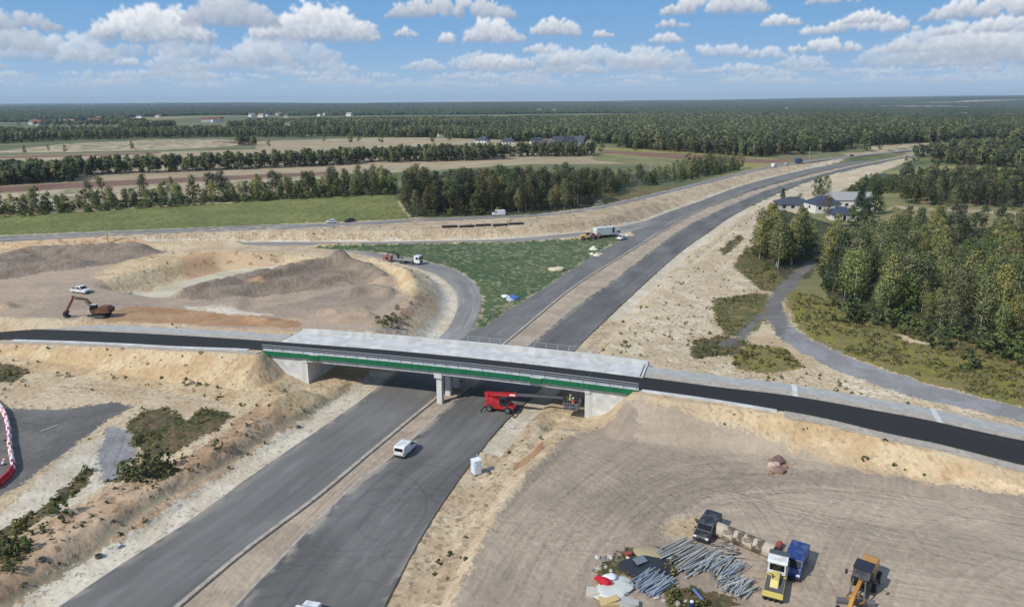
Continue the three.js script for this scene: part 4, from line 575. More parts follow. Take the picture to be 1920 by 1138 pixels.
function lorry(name, label, at, turn, o) {            // cab, chassis, body
  const t = thing(name, label, 'lorry', at, turn), L = o.L, cabL = 2.1, x1 = L / 2;
  part(t, 'cab', slabOf([[x1 - cabL, .7], [x1 - cabL, o.cabH - .15], [x1 - cabL + .2, o.cabH], [x1 - .5, o.cabH], [x1 - .22, o.cabH - .25], [x1 - .02, o.cabH * .55], [x1, .6], [x1 - .2, .55]], 2.35, .06), o.cab);
  part(t, 'windscreen', [box(.04, o.cabH * .32, 2.0, x1 - .08, o.cabH * .73, 0, 0, 0, .2)], glass);
  part(t, 'grille', [box(.06, .6, 1.7, x1 + .01, .95, 0)], trim);
  for (const s of [-1, 1]) { part(t, 'side_window', [box(.85, o.cabH * .25, .04, x1 - .95, o.cabH * .72, s * 1.18)], glass); part(t, 'headlight', [box(.05, .2, .35, x1 + .01, .7, s * .85)], lampW); part(t, 'mirror', [box(.12, .5, .2, x1 - .2, o.cabH * .7, s * 1.35)], trim); }
  part(t, 'chassis', [box(L - .6, .25, .9, -.2, .85, 0)], trim);
  if (o.box) { part(t, 'box_body', slabOf([[-L / 2, 1.05], [-L / 2, o.box], [x1 - cabL - .15, o.box], [x1 - cabL - .15, 1.05]], 2.5, .03), o.body); part(t, 'tail_frame', [box(.08, o.box - 1.1, 2.4, -L / 2 - .03, (o.box + 1.1) / 2, 0)], o.tail ?? whiteP); if (o.door) part(t, 'side_door', [box(.9, 1.9, .04, x1 - cabL - 1.3, o.box - 1.3, 1.26)], glass); }
  else { part(t, 'flat_bed', [box(L - cabL - .4, .16, 2.45, -cabL / 2 - .1, 1.15, 0), box(L - cabL - .4, .5, .05, -cabL / 2 - .1, 1.42, 1.2), box(L - cabL - .4, .5, .05, -cabL / 2 - .1, 1.42, -1.2), box(.06, .8, 2.4, x1 - cabL - .35, 1.5, 0)], o.body); }
  for (const x of o.axles) for (const s of [-1, 1]) wheel(t, x, s * 1.0, .5, .32);
  return t;
}
lorry('box_lorry', 'long white box lorry with a dark side door on the slip road verge', [[36.27,0.4,-275.26][0], ground([36.27,0.4,-275.26][0], [36.27,0.4,-275.26][2]), [36.27,0.4,-275.26][2]], along2(slipLow, [36.27,0.4,-275.26][0], [36.27,0.4,-275.26][2]), { L: 11, cabH: 2.7, cab: whiteP, body: whiteP, box: 3.9, door: true, axles: [-3.9, -2.7, 4.3] });
lorry('box_lorry', 'blue box lorry on the far upper road', ...onRoad([221.64,3.3,-571.8], servLow, 3.28), { L: 9, cabH: 2.7, cab: blueP, body: blueP, tail: blueP, box: 3.8, axles: [-3, -1.9, 3.4] });
{
  const t = lorry('crane_lorry', 'white lorry with a flat bed and folded black crane on the loop', [[-32.72,0.2,-229.03][0], .16, [-32.72,0.2,-229.03][2]], face(.93, .36), { L: 8.4, cabH: 2.9, cab: whiteP, body: mat(142, 140, 134, .8), axles: [-2.9, -1.7, 1.3, 3.1] });
  const c = part(t, 'crane', [cyl(.35, .4, 1.6, -4.1, 2, 0), bar([-4.1, 2.8, 0], [-5.6, 3.6, .3], .2), bar([-5.6, 3.6, .3], [-7.2, 3.6, .4], .17), bar([-7.2, 3.6, .4], [-8, 1.6, .4], .15)], trim); part(c, 'grab', [box(.7, .9, .7, -8, 1.3, .4)], trim);
  solo('dump_trailer', 'dull red tub trailer behind the crane lorry', 'trailer', slabOf([[-1.3, .5], [-1.5, 2], [1.5, 2], [1.3, .5]], 2.2, .05), mat(150, 104, 96, .8), [[-40.27,0.2,-232.43][0], .2, [-40.27,0.2,-232.43][2]], face(.97, .25));
}
// rollers and machines by the white lorry
{
  const at = onGround([28.16,0.3,-269.29]), t = thing('road_roller', 'small tan road roller at the lorry end of the green triangle', 'road roller', at, face(1, -.1));
  part(t, 'drum', [cyl(.75, .75, 1.9, 2.0, .75, 0, Math.PI / 2, 0, 0, 18)], hub); part(t, 'hood', slabOf([[-2.6, .7], [-2.6, 1.7], [-.6, 1.9], [-.6, .7]], 1.8, .08), mat(206, 166, 110, .5)); part(t, 'cab', [box(1.4, 1.7, 1.7, .2, 2.0, 0)], mat(196, 160, 110, .5)); part(t, 'roof', [box(1.7, .1, 1.9, .2, 2.9, 0)], mat(216, 186, 140, .5)); part(t, 'window', [box(1.42, .8, 1.5, .2, 2.35, 0), box(1.2, .8, 1.72, .2, 2.35, 0)], glass); part(t, 'drum_frame', [box(2.6, .2, .14, 1.6, 1, 1.02), box(2.6, .2, .14, 1.6, 1, -1.02)], trim);
  for (const s of [-1, 1]) wheel(t, -1.7, s * .85, .75, .5);
  const a2 = onGround([31.38,0.3,-271.42]), q = thing('drill_rig', 'dark red machine between the roller and the white lorry', 'machine', a2, face(1, .1));
  part(q, 'frame', [box(3.4, .4, 1.6, 0, .8, 0)], mat(110, 46, 40, .7)); part(q, 'engine', slabOf([[-1.4, 1], [-1.4, 1.9], [-.2, 2], [0, 1]], 1.3, .05), mat(120, 52, 44, .6)); part(q, 'arm', [bar([.4, 1, 0], [1.6, 2.3, .2], .14), bar([1.6, 2.3, .2], [2.4, 1.2, .3], .12)], mat(100, 50, 44, .7)); for (const x of [-1.2, 1.2]) for (const s of [-1, 1]) wheel(q, x, s * .75, .45, .3);
}
{ // excavator
  const t = thing('excavator', 'brown tracked excavator with its boom out over the slope by the road', 'excavator', onGround([-91.04,4.3,-154.65]), face(-1, .04));
  for (const s of [-1, 1]) { const k = part(t, 'track', slabOf([[-1.9, .25], [-2.1, .5], [-1.9, .82], [1.9, .82], [2.1, .5], [1.9, .25], [1.6, .05], [-1.6, .05]], .6, .05), rubber); k.position.z = s * 1.15; part(k, 'track_frame', [box(3, .3, .64, 0, .45, 0)], hub); }
  part(t, 'turntable', [cyl(.8, .9, .3, 0, 1, 0)], trim);
  const b = part(t, 'upper_body', slabOf([[-2.7, 1.15], [-2.75, 2.0], [-2.4, 2.35], [-.4, 2.35], [.9, 1.9], [1.1, 1.15]], 2.5, .08), orangeP); part(b, 'counterweight', slabOf([[-2.95, 1.2], [-3, 2.1], [-2.6, 2.2], [-2.5, 1.2]], 2.52, .08), mat(60, 46, 40, .6)); part(b, 'engine_cover', [box(1.6, .16, 2.2, -1.6, 2.42, 0)], mat(110, 56, 34, .5));
  const c = part(t, 'cab', slabOf([[-.1, 1.9], [-.2, 3.05], [1.0, 3.05], [1.3, 2.3], [1.25, 1.4], [.2, 1.4]], .95, .05), trim); c.position.z = -.75; part(c, 'window', slabOf([[0, 2.1], [-.05, 2.95], [.9, 2.95], [1.2, 2.3], [1.15, 2.1]], 1.0, .01), glass); part(c, 'roof', [box(1.3, .08, 1, .4, 3.09, 0)], mat(170, 176, 178, .5));
  part(t, 'boom', [beam([.7, 2, .1], [2.4, 4.1, .1], .42, .5), beam([2.35, 4.05, .1], [5.0, 4.4, .1], .38, .46)], orangeP); part(t, 'ram', [bar([1, 1.7, -.2], [2.6, 3.7, -.2], .09), bar([1, 1.7, .4], [2.6, 3.7, .4], .09), bar([2.8, 4.5, .1], [4.9, 4.9, .1], .08)], hub);
  const a = part(t, 'stick', [beam([5.2, 4.85, .1], [4.9, 4.3, .1], .3, .36), beam([4.95, 4.6, .1], [6.9, 1.5, .1], .32, .4)], mat(104, 56, 28, .5)); part(a, 'bucket', slabOf([[6.5, 1.4], [7.3, 1.5], [7.6, .7], [7.1, .1], [6.3, .2], [6.9, .7]], 1.2, .03), trim);
}
{ // the red telehandler under the bridge, with a work platform on its boom
  const A = [-2.04,0.1,-113.3], B = [9.59,2.6,-109.62], dx = B[0] - A[0], dz = B[2] - A[2], D = Math.hypot(dx, dz), t = thing('telehandler', 'red telehandler on stabilisers reaching its platform under the bridge', 'telehandler', [A[0], .1, A[2]], face(dx, dz));
  part(t, 'chassis', slabOf([[-2.5, .6], [-2.6, 1.1], [-2, 1.35], [2, 1.35], [2.6, 1.05], [2.5, .6]], 1.7, .06), redP); part(t, 'superstructure', slabOf([[-2.2, 1.4], [-2.3, 2.2], [-1.6, 2.5], [.3, 2.0], [1.6, 1.8], [1.8, 1.4]], 1.9, .08), redP);
  const cab = part(t, 'cab', slabOf([[.2, 1.4], [.1, 2.7], [1.2, 2.75], [1.6, 2.1], [1.5, 1.4]], .85, .05), trim); cab.position.z = .6; part(cab, 'window', slabOf([[.3, 1.9], [.25, 2.6], [1.1, 2.65], [1.45, 2.1], [1.4, 1.9]], .9, .01), glass);
  for (const x of [-1.6, 1.6]) for (const s of [-1, 1]) wheel(t, x, s * .95, .62, .42);
  for (const x of [-2.6, 2.6]) for (const s of [-1, 1]) { const l = part(t, 'stabiliser_leg', [beam([x * .9, .95, s * .8], [x * 1.12, .25, s * 1.75], .16, .16)], trim); part(l, 'foot', [cyl(.24, .28, .1, x * 1.12, .07, s * 1.8)], hub); }
  const b = part(t, 'boom', [beam([-2.7, 2.75, 0], [2.9, 3.2, 0], .5, .62)], redP); part(b, 'boom_pivot', [box(.7, .8, .8, -2.3, 2.5, 0)], redP); part(b, 'decal', [box(1.0, .3, .52, 2.2, 3.15, 0, 0, 0, .08)], mat(225, 215, 212, .5));
  part(b, 'inner_boom', [beam([2.6, 3.18, 0], [6.4, 3.45, 0], .36, .42), beam([6.3, 3.44, 0], [D - 1.4, 3.6, 0], .26, .3)], mat(86, 88, 92, .5)); part(b, 'jib', [beam([D - 1.5, 3.62, 0], [D - .9, 2.7, 0], .2, .22)], trim);
  const p = part(t, 'platform_floor', [box(2.3, .1, 3.0, D, 2.2, -.2)], hub), rails = []; for (const y of [2.75, 3.3]) rails.push(beam([D - 1.15, y, -1.7], [D + 1.15, y, -1.7], .05, .05), beam([D - 1.15, y, 1.3], [D + 1.15, y, 1.3], .05, .05), beam([D - 1.15, y, -1.7], [D - 1.15, y, 1.3], .05, .05), beam([D + 1.15, y, -1.7], [D + 1.15, y, 1.3], .05, .05));
  for (const x of [-1.15, 0, 1.15]) for (const z of [-1.7, 1.3]) rails.push(box(.05, 1.1, .05, D + x, 2.78, z)); part(t, 'guard_rail', rails, galv);
  telehandlerPlatform = [A, dx / D, dz / D, D];
}
{ // yellow pneumatic-tyred roller
  const a = [26.65,2,-64.01], t = thing('road_roller', 'yellow and white tyre roller parked facing the camera', 'road roller', onGround(a), toward([27.9,2,-66.62], [25.87,2,-62.36]));
  part(t, 'body', slabOf([[-2.4, .75], [-2.4, 1.5], [-1.0, 1.6], [-.9, 1.25], [2.4, 1.25], [2.5, .7], [2.2, .6], [-2.2, .6]], 1.9, .06), yellowP); part(t, 'ballast_deck', [box(2.6, .06, 1.75, 1.0, 1.28, 0)], mat(86, 84, 86, .9));
  const h = part(t, 'hood', slabOf([[-.2, 1.3], [-.2, 1.95], [1.2, 1.85], [1.7, 1.3]], .8, .08), yellowP); part(h, 'exhaust', [cyl(.07, .07, .5, .9, 2.05, .25)], trim);
  const c = part(t, 'cab', [box(1.5, .35, 1.7, -1.1, 1.75, 0), box(.1, 1.1, 1.7, -.38, 2.35, 0), box(.1, 1.1, 1.7, -1.8, 2.35, 0)], whiteP); part(c, 'window', [box(.12, .75, 1.4, -.33, 2.4, 0), box(1.3, .85, 1.66, -1.1, 2.4, 0)], glass); part(c, 'roof', slabOf([[-2.0, 2.9], [-1.9, 3.05], [-.4, 3.05], [-.2, 2.9]], 1.95, .04), whiteP); part(c, 'front_panel', [box(.06, .3, 1.62, -.3, 2.86, 0)], whiteP); part(c, 'roof_rack', [box(.5, .14, 1.9, -2.1, 3.0, 0), box(.2, .1, 1.9, -1.6, 3.12, 0)], mat(70, 78, 82, .6));
  for (const s of [-1, 1]) part(t, 'handrail', [bar([-1.9, 1.3, s * 1.0], [-1.9, 2.5, s * 1.05], .03), bar([-.3, 1.3, s * 1.0], [-.3, 2.4, s * 1.05], .03), bar([-1.9, 2.45, s * 1.05], [-.3, 2.4, s * 1.05], .03)], galv);
  for (const z of [-.75, -.25, .25, .75]) { wheel(t, 1.9, z, .5, .42); wheel(t, -1.8, z, .5, .42); }
  part(t, 'front_bumper', [box(.16, .4, 1.95, 2.5, 1.0, 0)], yellowP);
}
{ // grader
  const a = [34.86,2,-62.96], t = thing('road_grader', 'amber road grader with black cab near the right end of the yard', 'grader', onGround(a), toward([37.62,2,-67.47], [33.27,2,-61.91]));
  part(t, 'engine_hood', slabOf([[-4.2, 1.2], [-4.3, 2.2], [-3.8, 2.5], [-1.0, 2.6], [-.8, 1.2]], 1.5, .12), amberP); part(t, 'rear_grille', [box(.12, .8, 1.1, -4.3, 1.8, 0)], trim);
  const c = part(t, 'cab', slabOf([[-.9, 1.3], [-1.0, 3.3], [.4, 3.3], [.75, 2.4], [.6, 1.3]], 1.6, .06), blackP); part(c, 'roof', [box(1.7, .1, 1.75, -.25, 3.37, 0)], mat(34, 40, 52, .5)); part(c, 'window', slabOf([[-.8, 2.0], [-.85, 3.2], [.35, 3.2], [.7, 2.4], [.62, 2.0]], 1.66, .01), glass); for (const s of [-1, 1]) part(c, 'mirror', [bar([.6, 2.8, s * .8], [.8, 2.8, s * 1.3], .03), box(.12, .45, .22, .82, 2.7, s * 1.35)], trim);
  part(t, 'main_frame', [beam([.4, 2.0, 0], [3.6, 1.9, 0], .34, .4), beam([3.5, 1.9, 0], [4.9, 1.1, 0], .34, .36)], amberP); part(t, 'front_axle', [box(.3, .3, 2, 4.9, .75, 0), box(.5, .5, .5, 5.0, 1.1, 0)], amberP);
  part(t, 'drawbar_circle', [put(new THREE.TorusGeometry(.8, .1, 6, 20), 1.9, .85, 0, Math.PI / 2), beam([1.9, .9, 0], [4.6, 1.0, 0], .2, .2)], mat(150, 104, 40, .6)); part(t, 'blade', [put(slabOf([[0, .1], [.12, .5], [0, .85], [.08, .85], [.2, .5], [.08, .1]], 3.6, 0), 1.9, 0, 0, 0, .5)], hub); for (const s of [-1, 1]) part(t, 'lift_ram', [bar([1.6, .8, s * .7], [1.2, 2.5, s * .55], .07)], hub);
  for (const x of [-3.2, -1.6]) for (const s of [-1, 1]) wheel(t, x, s * 1.0, .7, .42); for (const s of [-1, 1]) wheel(t, 4.9, s * 1.0, .68, .36);
}

// ---------------------------------------------------------------- things on the site
const RT = rng(99), rr = (a, b) => a + (b - a) * RT();
function lump(r, seed, sx = 1, sy = 1, sz = 1, rough = .3, det = 2) {   // an uneven rounded piece, its foot at y = 0
  const g = new THREE.IcosahedronGeometry(r, det), p = g.attributes.position;
  for (let i = 0; i < p.count; i++) { const x = p.getX(i), y = p.getY(i), z = p.getZ(i), k = 1 - rough / 2 + rough * (vn(x * 1.7 / r + seed, z * 1.7 / r + y * 1.3 / r) + vn(x * 3.7 / r + seed, y * 3.9 / r + z * 2.2 / r + 9) * .5); p.setXYZ(i, x * k * sx, Math.max(y * k * sy, -r * sy * .45), z * k * sz); }
  g.translate(0, r * sy * .45, 0); return toCreasedNormals(g, .7);
}
{ // portable toilet
  const a = onGround([-5.1,0,-92.16]), t = thing('portable_toilet', 'white portable toilet standing beside the right carriageway', 'toilet', a, face(.5, .85));
  const w = mat(206, 218, 230, .5), s = 1.1; part(t, 'skid', [box(s + .06, .14, s + .06, 0, .07, 0)], trim); part(t, 'cabin', [box(s, 2, s, 0, 1.14, 0)], w);
  part(t, 'roof', slabOf([[-s / 2 - .04, 2.14], [-s / 2, 2.26], [-.2, 2.36], [.2, 2.36], [s / 2, 2.26], [s / 2 + .04, 2.14]], s + .08, .03), mat(226, 228, 230, .5)); const d = part(t, 'door', [box(.04, 1.8, .74, s / 2 + .02, 1.1, 0)], mat(226, 230, 236, .5)); part(d, 'handle', [box(.04, .12, .06, s / 2 + .06, 1.1, .28)], trim); part(d, 'sign', [box(.02, .16, .12, s / 2 + .05, 1.55, 0)], mat(120, 140, 180, .6)); part(t, 'side_panel', [box(.8, 1.7, .03, 0, 1.15, -s / 2 - .01)], mat(70, 92, 130, .5)); part(t, 'vent_pipe', [cyl(.05, .05, .5, -.4, 2.4, -.4)], w);
}
{ // concrete rings in a row, a clay pipe
  const A = [23.77,2,-73.41], B = [27.99,2,-69.52], n = 6, dx = (B[0] - A[0]) / (n - 1), dz = (B[2] - A[2]) / (n - 1), len = Math.hypot(dx, dz), R = .82, ring = new THREE.LatheGeometry([[R - .12, 0], [R, 0], [R, len - .12], [R - .05, len - .04], [R - .12, len - .04], [R - .12, 0]].map((p) => new THREE.Vector2(...p)), 28);
  ring.translate(0, -len / 2, 0).rotateZ(Math.PI / 2);
  const m = [0, 1, 2].map((k) => new THREE.MeshStandardMaterial({ roughness: .92, map: tex(256, 128, (i, j, c) => { const d = k === 0 ? 0 : sst(.44, .6, fbm(i / 26 + k * 9, j / 22, 4)); const q = 1 + (vn(i / 3, j / 3) - .5) * .12; c[0] = mix(176, 92, d) * q; c[1] = mix(164, 80, d) * q; c[2] = mix(146, 68, d) * q; }) }));
  const lab = ['pale concrete ring touching the black van', 'muddy concrete ring next to the pale one by the black van', 'muddy concrete ring, third from the black van', 'muddy concrete ring, fourth from the black van', 'stained concrete ring next to the open end of the row', 'pale concrete ring with its open mouth by the clay pipe'];
  for (let k = 0; k < n; k++) solo('concrete_ring', lab[k], 'concrete ring', ring, m[[0, 1, 2, 1, 2, 0][k]], [A[0] + dx * k, ground(A[0] + dx * k, A[2] + dz * k) + R - .04, A[2] + dz * k], face(-dx, -dz), 'concrete rings in a row');
  const P = [29.82,2,-71.4], Q = [27.79,2,-68.95], L = Math.hypot(Q[0] - P[0], Q[2] - P[2]), pipe = new THREE.LatheGeometry([[.3, 0], [.36, 0], [.36, L - .25], [.44, L - .2], [.44, L], [.34, L], [.3, L - .2], [.3, 0]].map((p) => new THREE.Vector2(...p)), 24); pipe.translate(0, -L / 2, 0).rotateZ(-Math.PI / 2);
  solo('clay_pipe', 'short red clay pipe lying behind the yellow roller', 'pipe', pipe, mat(150, 76, 62, .7), [(P[0] + Q[0]) / 2, ground(P[0], P[2]) + .4, (P[2] + Q[2]) / 2], face(Q[0] - P[0], Q[2] - P[2]));
}
{ // the heap of steel posts and poles
  const mats = [mat(168, 172, 174, .6, { metalness: .2 }), mat(184, 184, 180, .6, { metalness: .1 }), mat(150, 146, 138, .6, { metalness: .25 }), mat(146, 156, 168, .55, { metalness: .2 }), mat(128, 116, 100, .8)];
  const bundle = (p, q, n, spread, len, tilt, label, high, mi) => {
    const A = [18.31,2,-66.69], dir = Math.atan2(q[2] - p[2], q[0] - p[0]);
    for (let i = 0; i < n; i++) {
      const t = n > 1 ? i / (n - 1) : .5, L = rr(len[0], len[1]), r = rr(.045, .085), a = dir + rr(-tilt, tilt), cx = mix(p[0], q[0], .5) + (t - .5) * spread * -Math.sin(dir) + rr(-.5, .5), cz = mix(p[2], q[2], .5) + (t - .5) * spread * Math.cos(dir) + rr(-.5, .5), y = ground(cx, cz) + rr(.12, high), e = rr(-.08, .08);
      const m = solo('steel_post', label, 'steel post', new THREE.CylinderGeometry(r, r, L, 7), mats[mi[Math.floor(RT() * mi.length)]], [cx, y, cz], 0, label); m.rotation.set(0, 0, 0); m.rotation.order = 'YXZ'; m.rotation.y = -a; m.rotation.z = Math.PI / 2 + e;
    }
  };
  bundle([16.18,2,-66.71], [22.21,2,-71.45], 50, 4.6, [4.2, 5.4], .06, 'grey steel post lying straight in the middle of the heap', .7, [0, 1, 1, 2]);
  bundle([12.11,2,-62.46], [16.74,2,-66.7], 58, 2.6, [2.6, 4], .2, 'thin bluish steel post in the tangled lower left of the heap', .6, [3, 3, 0]);
  bundle([20.32,2,-65.34], [24.01,2,-69.46], 52, 3.4, [2.4, 4.2], .22, 'grey steel post in the crossed right part of the heap', .8, [0, 3, 1, 2]);
  bundle([20.35,2,-62.4], [25.43,2,-66.64], 62, 2.8, [2, 3.4], .3, 'short dull post in the lower right of the heap', .55, [1, 2, 0]);
  bundle([21.36,2,-70.46], [25.47,2,-70.43], 34, 2.4, [1.6, 2.8], .5, 'short rusty post at the upper right end of the heap', .5, [4, 2, 1]);
}
{ // rubbish around it
  const at = (p, y = 0) => [p[0], ground(p[0], p[2]) + y, p[2]];
  solo('black_tarpaulin', 'crumpled black tarpaulin left of the steel posts', 'tarpaulin', lump(1, 3, 2.3, .3, 1.6, .9, 4), mat(42, 44, 50, .55), at([14.19,2,-67.54]), .3);
  solo('grey_sheet', 'grey plastic sheet lying on the black tarpaulin', 'plastic sheet', [box(1.3, .05, 1, 0, .03, 0, .1, 0, .12)], mat(104, 112, 122, .5), at([13.57,2,-67.92], .75), .4);
  solo('sand_bag_heap', 'sandy mound beside the black tarpaulin', 'mound', lump(1, 8, 1.7, .35, 1.0, .5, 3), mat(158, 144, 112, .95), at([15.1,2,-70.01]), -.3);
  const w = solo('plastic_sheeting', 'crumpled white plastic sheeting left of the posts', 'plastic sheet', lump(1, 21, 1.9, .34, 1.3, .9, 4), mat(196, 198, 190, .6), at([10.22,2,-64.21]), .5);
  solo('red_tarpaulin', 'bright red folded cloth on the white sheeting', 'cloth', lump(.5, 31, 1.5, .7, .8, .7, 3), mat(172, 14, 34, .7), at([9.25,2,-64.73], .35), -.6); solo('white_bag', 'white sack beside the red cloth', 'sack', lump(.5, 41, 1.5, .7, .9, .5, 3), mat(222, 224, 222, .7), at([9.97,2,-65.24], .4), .2); solo('white_sheet_of_foam', 'flat white panel at the end of the sheeting', 'panel', [box(1.3, .06, .9, 0, .05, 0, .08, .4, .05)], mat(220, 220, 222, .6), at([10.86,2,-63.7], .3));
  solo('red_bucket', 'small dull red crate behind the tarpaulin', 'crate', [box(.7, .3, .5, 0, .15, 0), box(.74, .06, .54, 0, .32, 0)], mat(150, 70, 62, .7), at([12.61,2,-69.83]), .4);
  [['foam_board', 'cracked yellow foam board at the bottom edge', 1142, 1130, [190, 166, 118]], ['foam_board', 'grey broken board at the bottom edge beside the yellow one', 1180, 1134, [168, 164, 160]], ['foam_board', 'pale stacked boards under the white sheeting', 1122, 1112, [186, 178, 166]]].forEach(([n, l, x, y, c], i) => { const p = [[9.51,2,-62.07], [11.47,2,-61.74], [8.38,2,-63.38]][i]; solo(n, l, 'board', [slabOf([[-.9, 0], [-1, .3], [-.2, .36], [.8, .3], [.95, 0]], 1.4, .04), box(1.5, .12, .8, .2, .42, .1, 0, .3, .06)], mat(...c, .9), at(p), rr(-.5, .5)); });
  solo('blue_pipe', 'thick grey-blue plastic pipe lying in front of the steel posts', 'pipe', (() => { const P = [18.35,2,-63.82], Q = [18.98,2,-61.85], L = Math.hypot(Q[0] - P[0], Q[2] - P[2]), g = new THREE.LatheGeometry([[.12, 0], [.16, 0], [.16, L], [.12, L], [.12, 0]].map((p) => new THREE.Vector2(...p)), 16); return g.translate(0, -L / 2, 0).rotateZ(-Math.PI / 2); })(), mat(96, 108, 150, .5), at([18.64,2,-62.82], .2), toward([18.35,2,-63.82], [18.98,2,-61.85]));
  const b = thing('blue_barrel', 'small blue barrel with white lid at the bottom edge', 'barrel', at([17.55,2,-61.38])); part(b, 'drum', [cyl(.24, .24, .6, 0, .3, 0, 0, 0, 0, 16)], mat(30, 52, 120, .5)); part(b, 'lid', [cyl(.16, .2, .1, 0, .65, 0)], mat(222, 224, 226, .5));
  for (let i = 0; i < 26; i++) { const q = [[9.4,2,-67.39], [10.3,2,-69.07], [11.52,2,-69.55], [12.39,2,-65.84], [14.85,2,-62.84], [16.28,2,-62.02]][i % 6], x = q[0] + rr(-1.1, 1.1), z = q[2] + rr(-.7, .7), c = rr(90, 200); solo('rubble_piece', 'small piece of rubble scattered round the rubbish heap', 'rubble', lump(rr(.12, .32), i * 3, rr(.8, 1.5), .7, 1, .5, 1), mat(c, c * .96, c * .9, .9), [x, ground(x, z), z], rr(0, 6), 'rubble pieces round the rubbish heap'); }
}
{ // boulders on the yard
  const P = [[1457, 868, .75, 'tall dark red boulder at the back of the rock pile'], [1447, 874, .5, 'pale flat boulder at the left of the rock pile'], [1456, 876, .55, 'pale pinkish boulder in the middle of the rock pile'], [1463, 884, .62, 'red boulder at the front of the rock pile'], [1470, 876, .4, 'small brown boulder at the right of the rock pile'], [1449, 888, .35, 'small red boulder before the rock pile']], W = [[36.32,2,-90.95], [35.27,2,-90.05], [35.82,2,-89.74], [35.8,2,-88.26], [36.85,2,-89.58], [34.56,2,-87.98]], C = [[112, 90, 82], [186, 168, 148], [178, 154, 140], [134, 104, 92], [134, 110, 94], [142, 114, 100]];
  P.forEach((q, i) => solo('boulder', q[3], 'boulder', toCreasedNormals(lump(q[2] * .8, i * 11 + 2, 1.2, .9, 1, 1.1, 1), .15), mat(...C[i], .95), onGround(W[i]), i * 1.3, 'boulders on the yard'));
  for (let i = 0; i < 40; i++) { const a = rr(0, 6.3), d = rr(.5, 3.5) * RT() + .6, x = W[2][0] + Math.cos(a) * d, z = W[2][2] + Math.sin(a) * d; solo('stone', 'small reddish stone scattered round the rock pile', 'stone', lump(rr(.07, .17), i, 1.2, .8, 1, .5, 1), mat(150, 122, 106, .95), [x, ground(x, z), z], a, 'stones round the rock pile'); }
}
{ // plastic barriers, red and white
  const line = resample([[-86.56,2.3,-113.13], [-82.3,2.3,-109.16], [-77.41,2.3,-103.09], [-72.62,2.3,-96.22], [-69.02,2.3,-91.35], [-67.57,2.3,-88.92], [-67.08,2.3,-86.9], [-66.88,2.3,-84.95]].map((p) => [p[0], p[2]]), 1.06), prof = slabOf([[-.3, 0], [-.3, .28], [-.12, .5], [-.12, .95], [.12, .95], [.12, .5], [.3, .28], [.3, 0]], 1.0, .03), red = mat(182, 28, 44, .55), wh = mat(224, 216, 214, .55), pink = mat(206, 130, 134, .6);
  line.forEach((p, i) => { const q = line[Math.min(i + 1, line.length - 1)], o = line[Math.max(i - 1, 0)], isR = i > line.length - 6 || i % 3 === 0, m = solo('plastic_barrier', isR ? 'red plastic road barrier in the line at the left edge' : 'white plastic road barrier in the line at the left edge', 'barrier', prof, isR ? (i % 2 ? red : i > line.length - 6 ? red : pink) : wh, [p.x, ground(p.x, p.z), p.z], face(q.x - o.x, q.z - o.z) + Math.PI / 2 + rr(-.12, .12), 'plastic barriers at the left edge'); });
  const C = [[[-79.29,2.3,-106.05], 'red and white beacon toppled at the top of the barrier line'], [[-75.02,2.3,-99.02], 'red and white beacon toppled behind the middle of the barriers'], [[-73.15,2.3,-96.91], 'red and white beacon leaning on the middle of the barriers'], [[-70.28,2.3,-91.36], 'single red and white beacon lying behind the barrier bend']];
  C.forEach(([p, l], i) => { const t = thing('warning_beacon', l, 'beacon', onGround(p), i * 1.1); part(t, 'panel', [box(.24, .9, .05, 0, .62, 0, .5, 0, .3)], wh); for (const y of [.38, .68, .98]) part(t, 'red_stripe', [box(.25, .14, .06, (.62 - y) * .3, y, (y - .62) * .5, .5, 0, .3)], red); part(t, 'foot', [box(.6, .12, .36, 0, .06, 0)], trim); });
  solo('fallen_lath', 'pale wooden lath lying on the grey ground by the barriers', 'lath', [beam(onGround([-71.6,2.3,-101.9]).map((v, i) => v + (i === 1 ? .08 : 0)), onGround([-70.42,2.3,-103.98]).map((v, i) => v + (i === 1 ? .08 : 0)), .16, .08)], mat(196, 190, 178, .8));
}
{ // orange safety net at the yard edge
  const line = resample([[0.12,1.6,-90.21], [1.75,1.8,-91.65], [3.14,2,-93.78], [4.37,2,-96.09]].map((p) => [p[0], p[2]]), 1.4), t = thing('safety_fence', 'orange mesh safety fence on the slope at the yard edge', 'fence'); const om = mat(206, 128, 60, .7), wood = mat(160, 128, 92, .85);
  line.forEach((p, i) => { const y = ground(p.x, p.z); part(t, 'post', [box(.06, 1.2, .06, p.x, y + .5, p.z)], wood); const q = line[i + 1]; if (q) { const y2 = ground(q.x, q.z), s = part(t, 'mesh_panel', [.15, .35, .55, .75, .95].map((h) => beam([p.x, y + h, p.z], [q.x, y2 + h, q.z], .02, .05)).concat([.2, .4, .6, .8].map((k) => beam([mix(p.x, q.x, k), mix(y, y2, k) + .12, mix(p.z, q.z, k)], [mix(p.x, q.x, k) + .001, mix(y, y2, k) + .98, mix(p.z, q.z, k)], .02, .05))), om); s.userData.label = 'orange plastic mesh'; } });
}
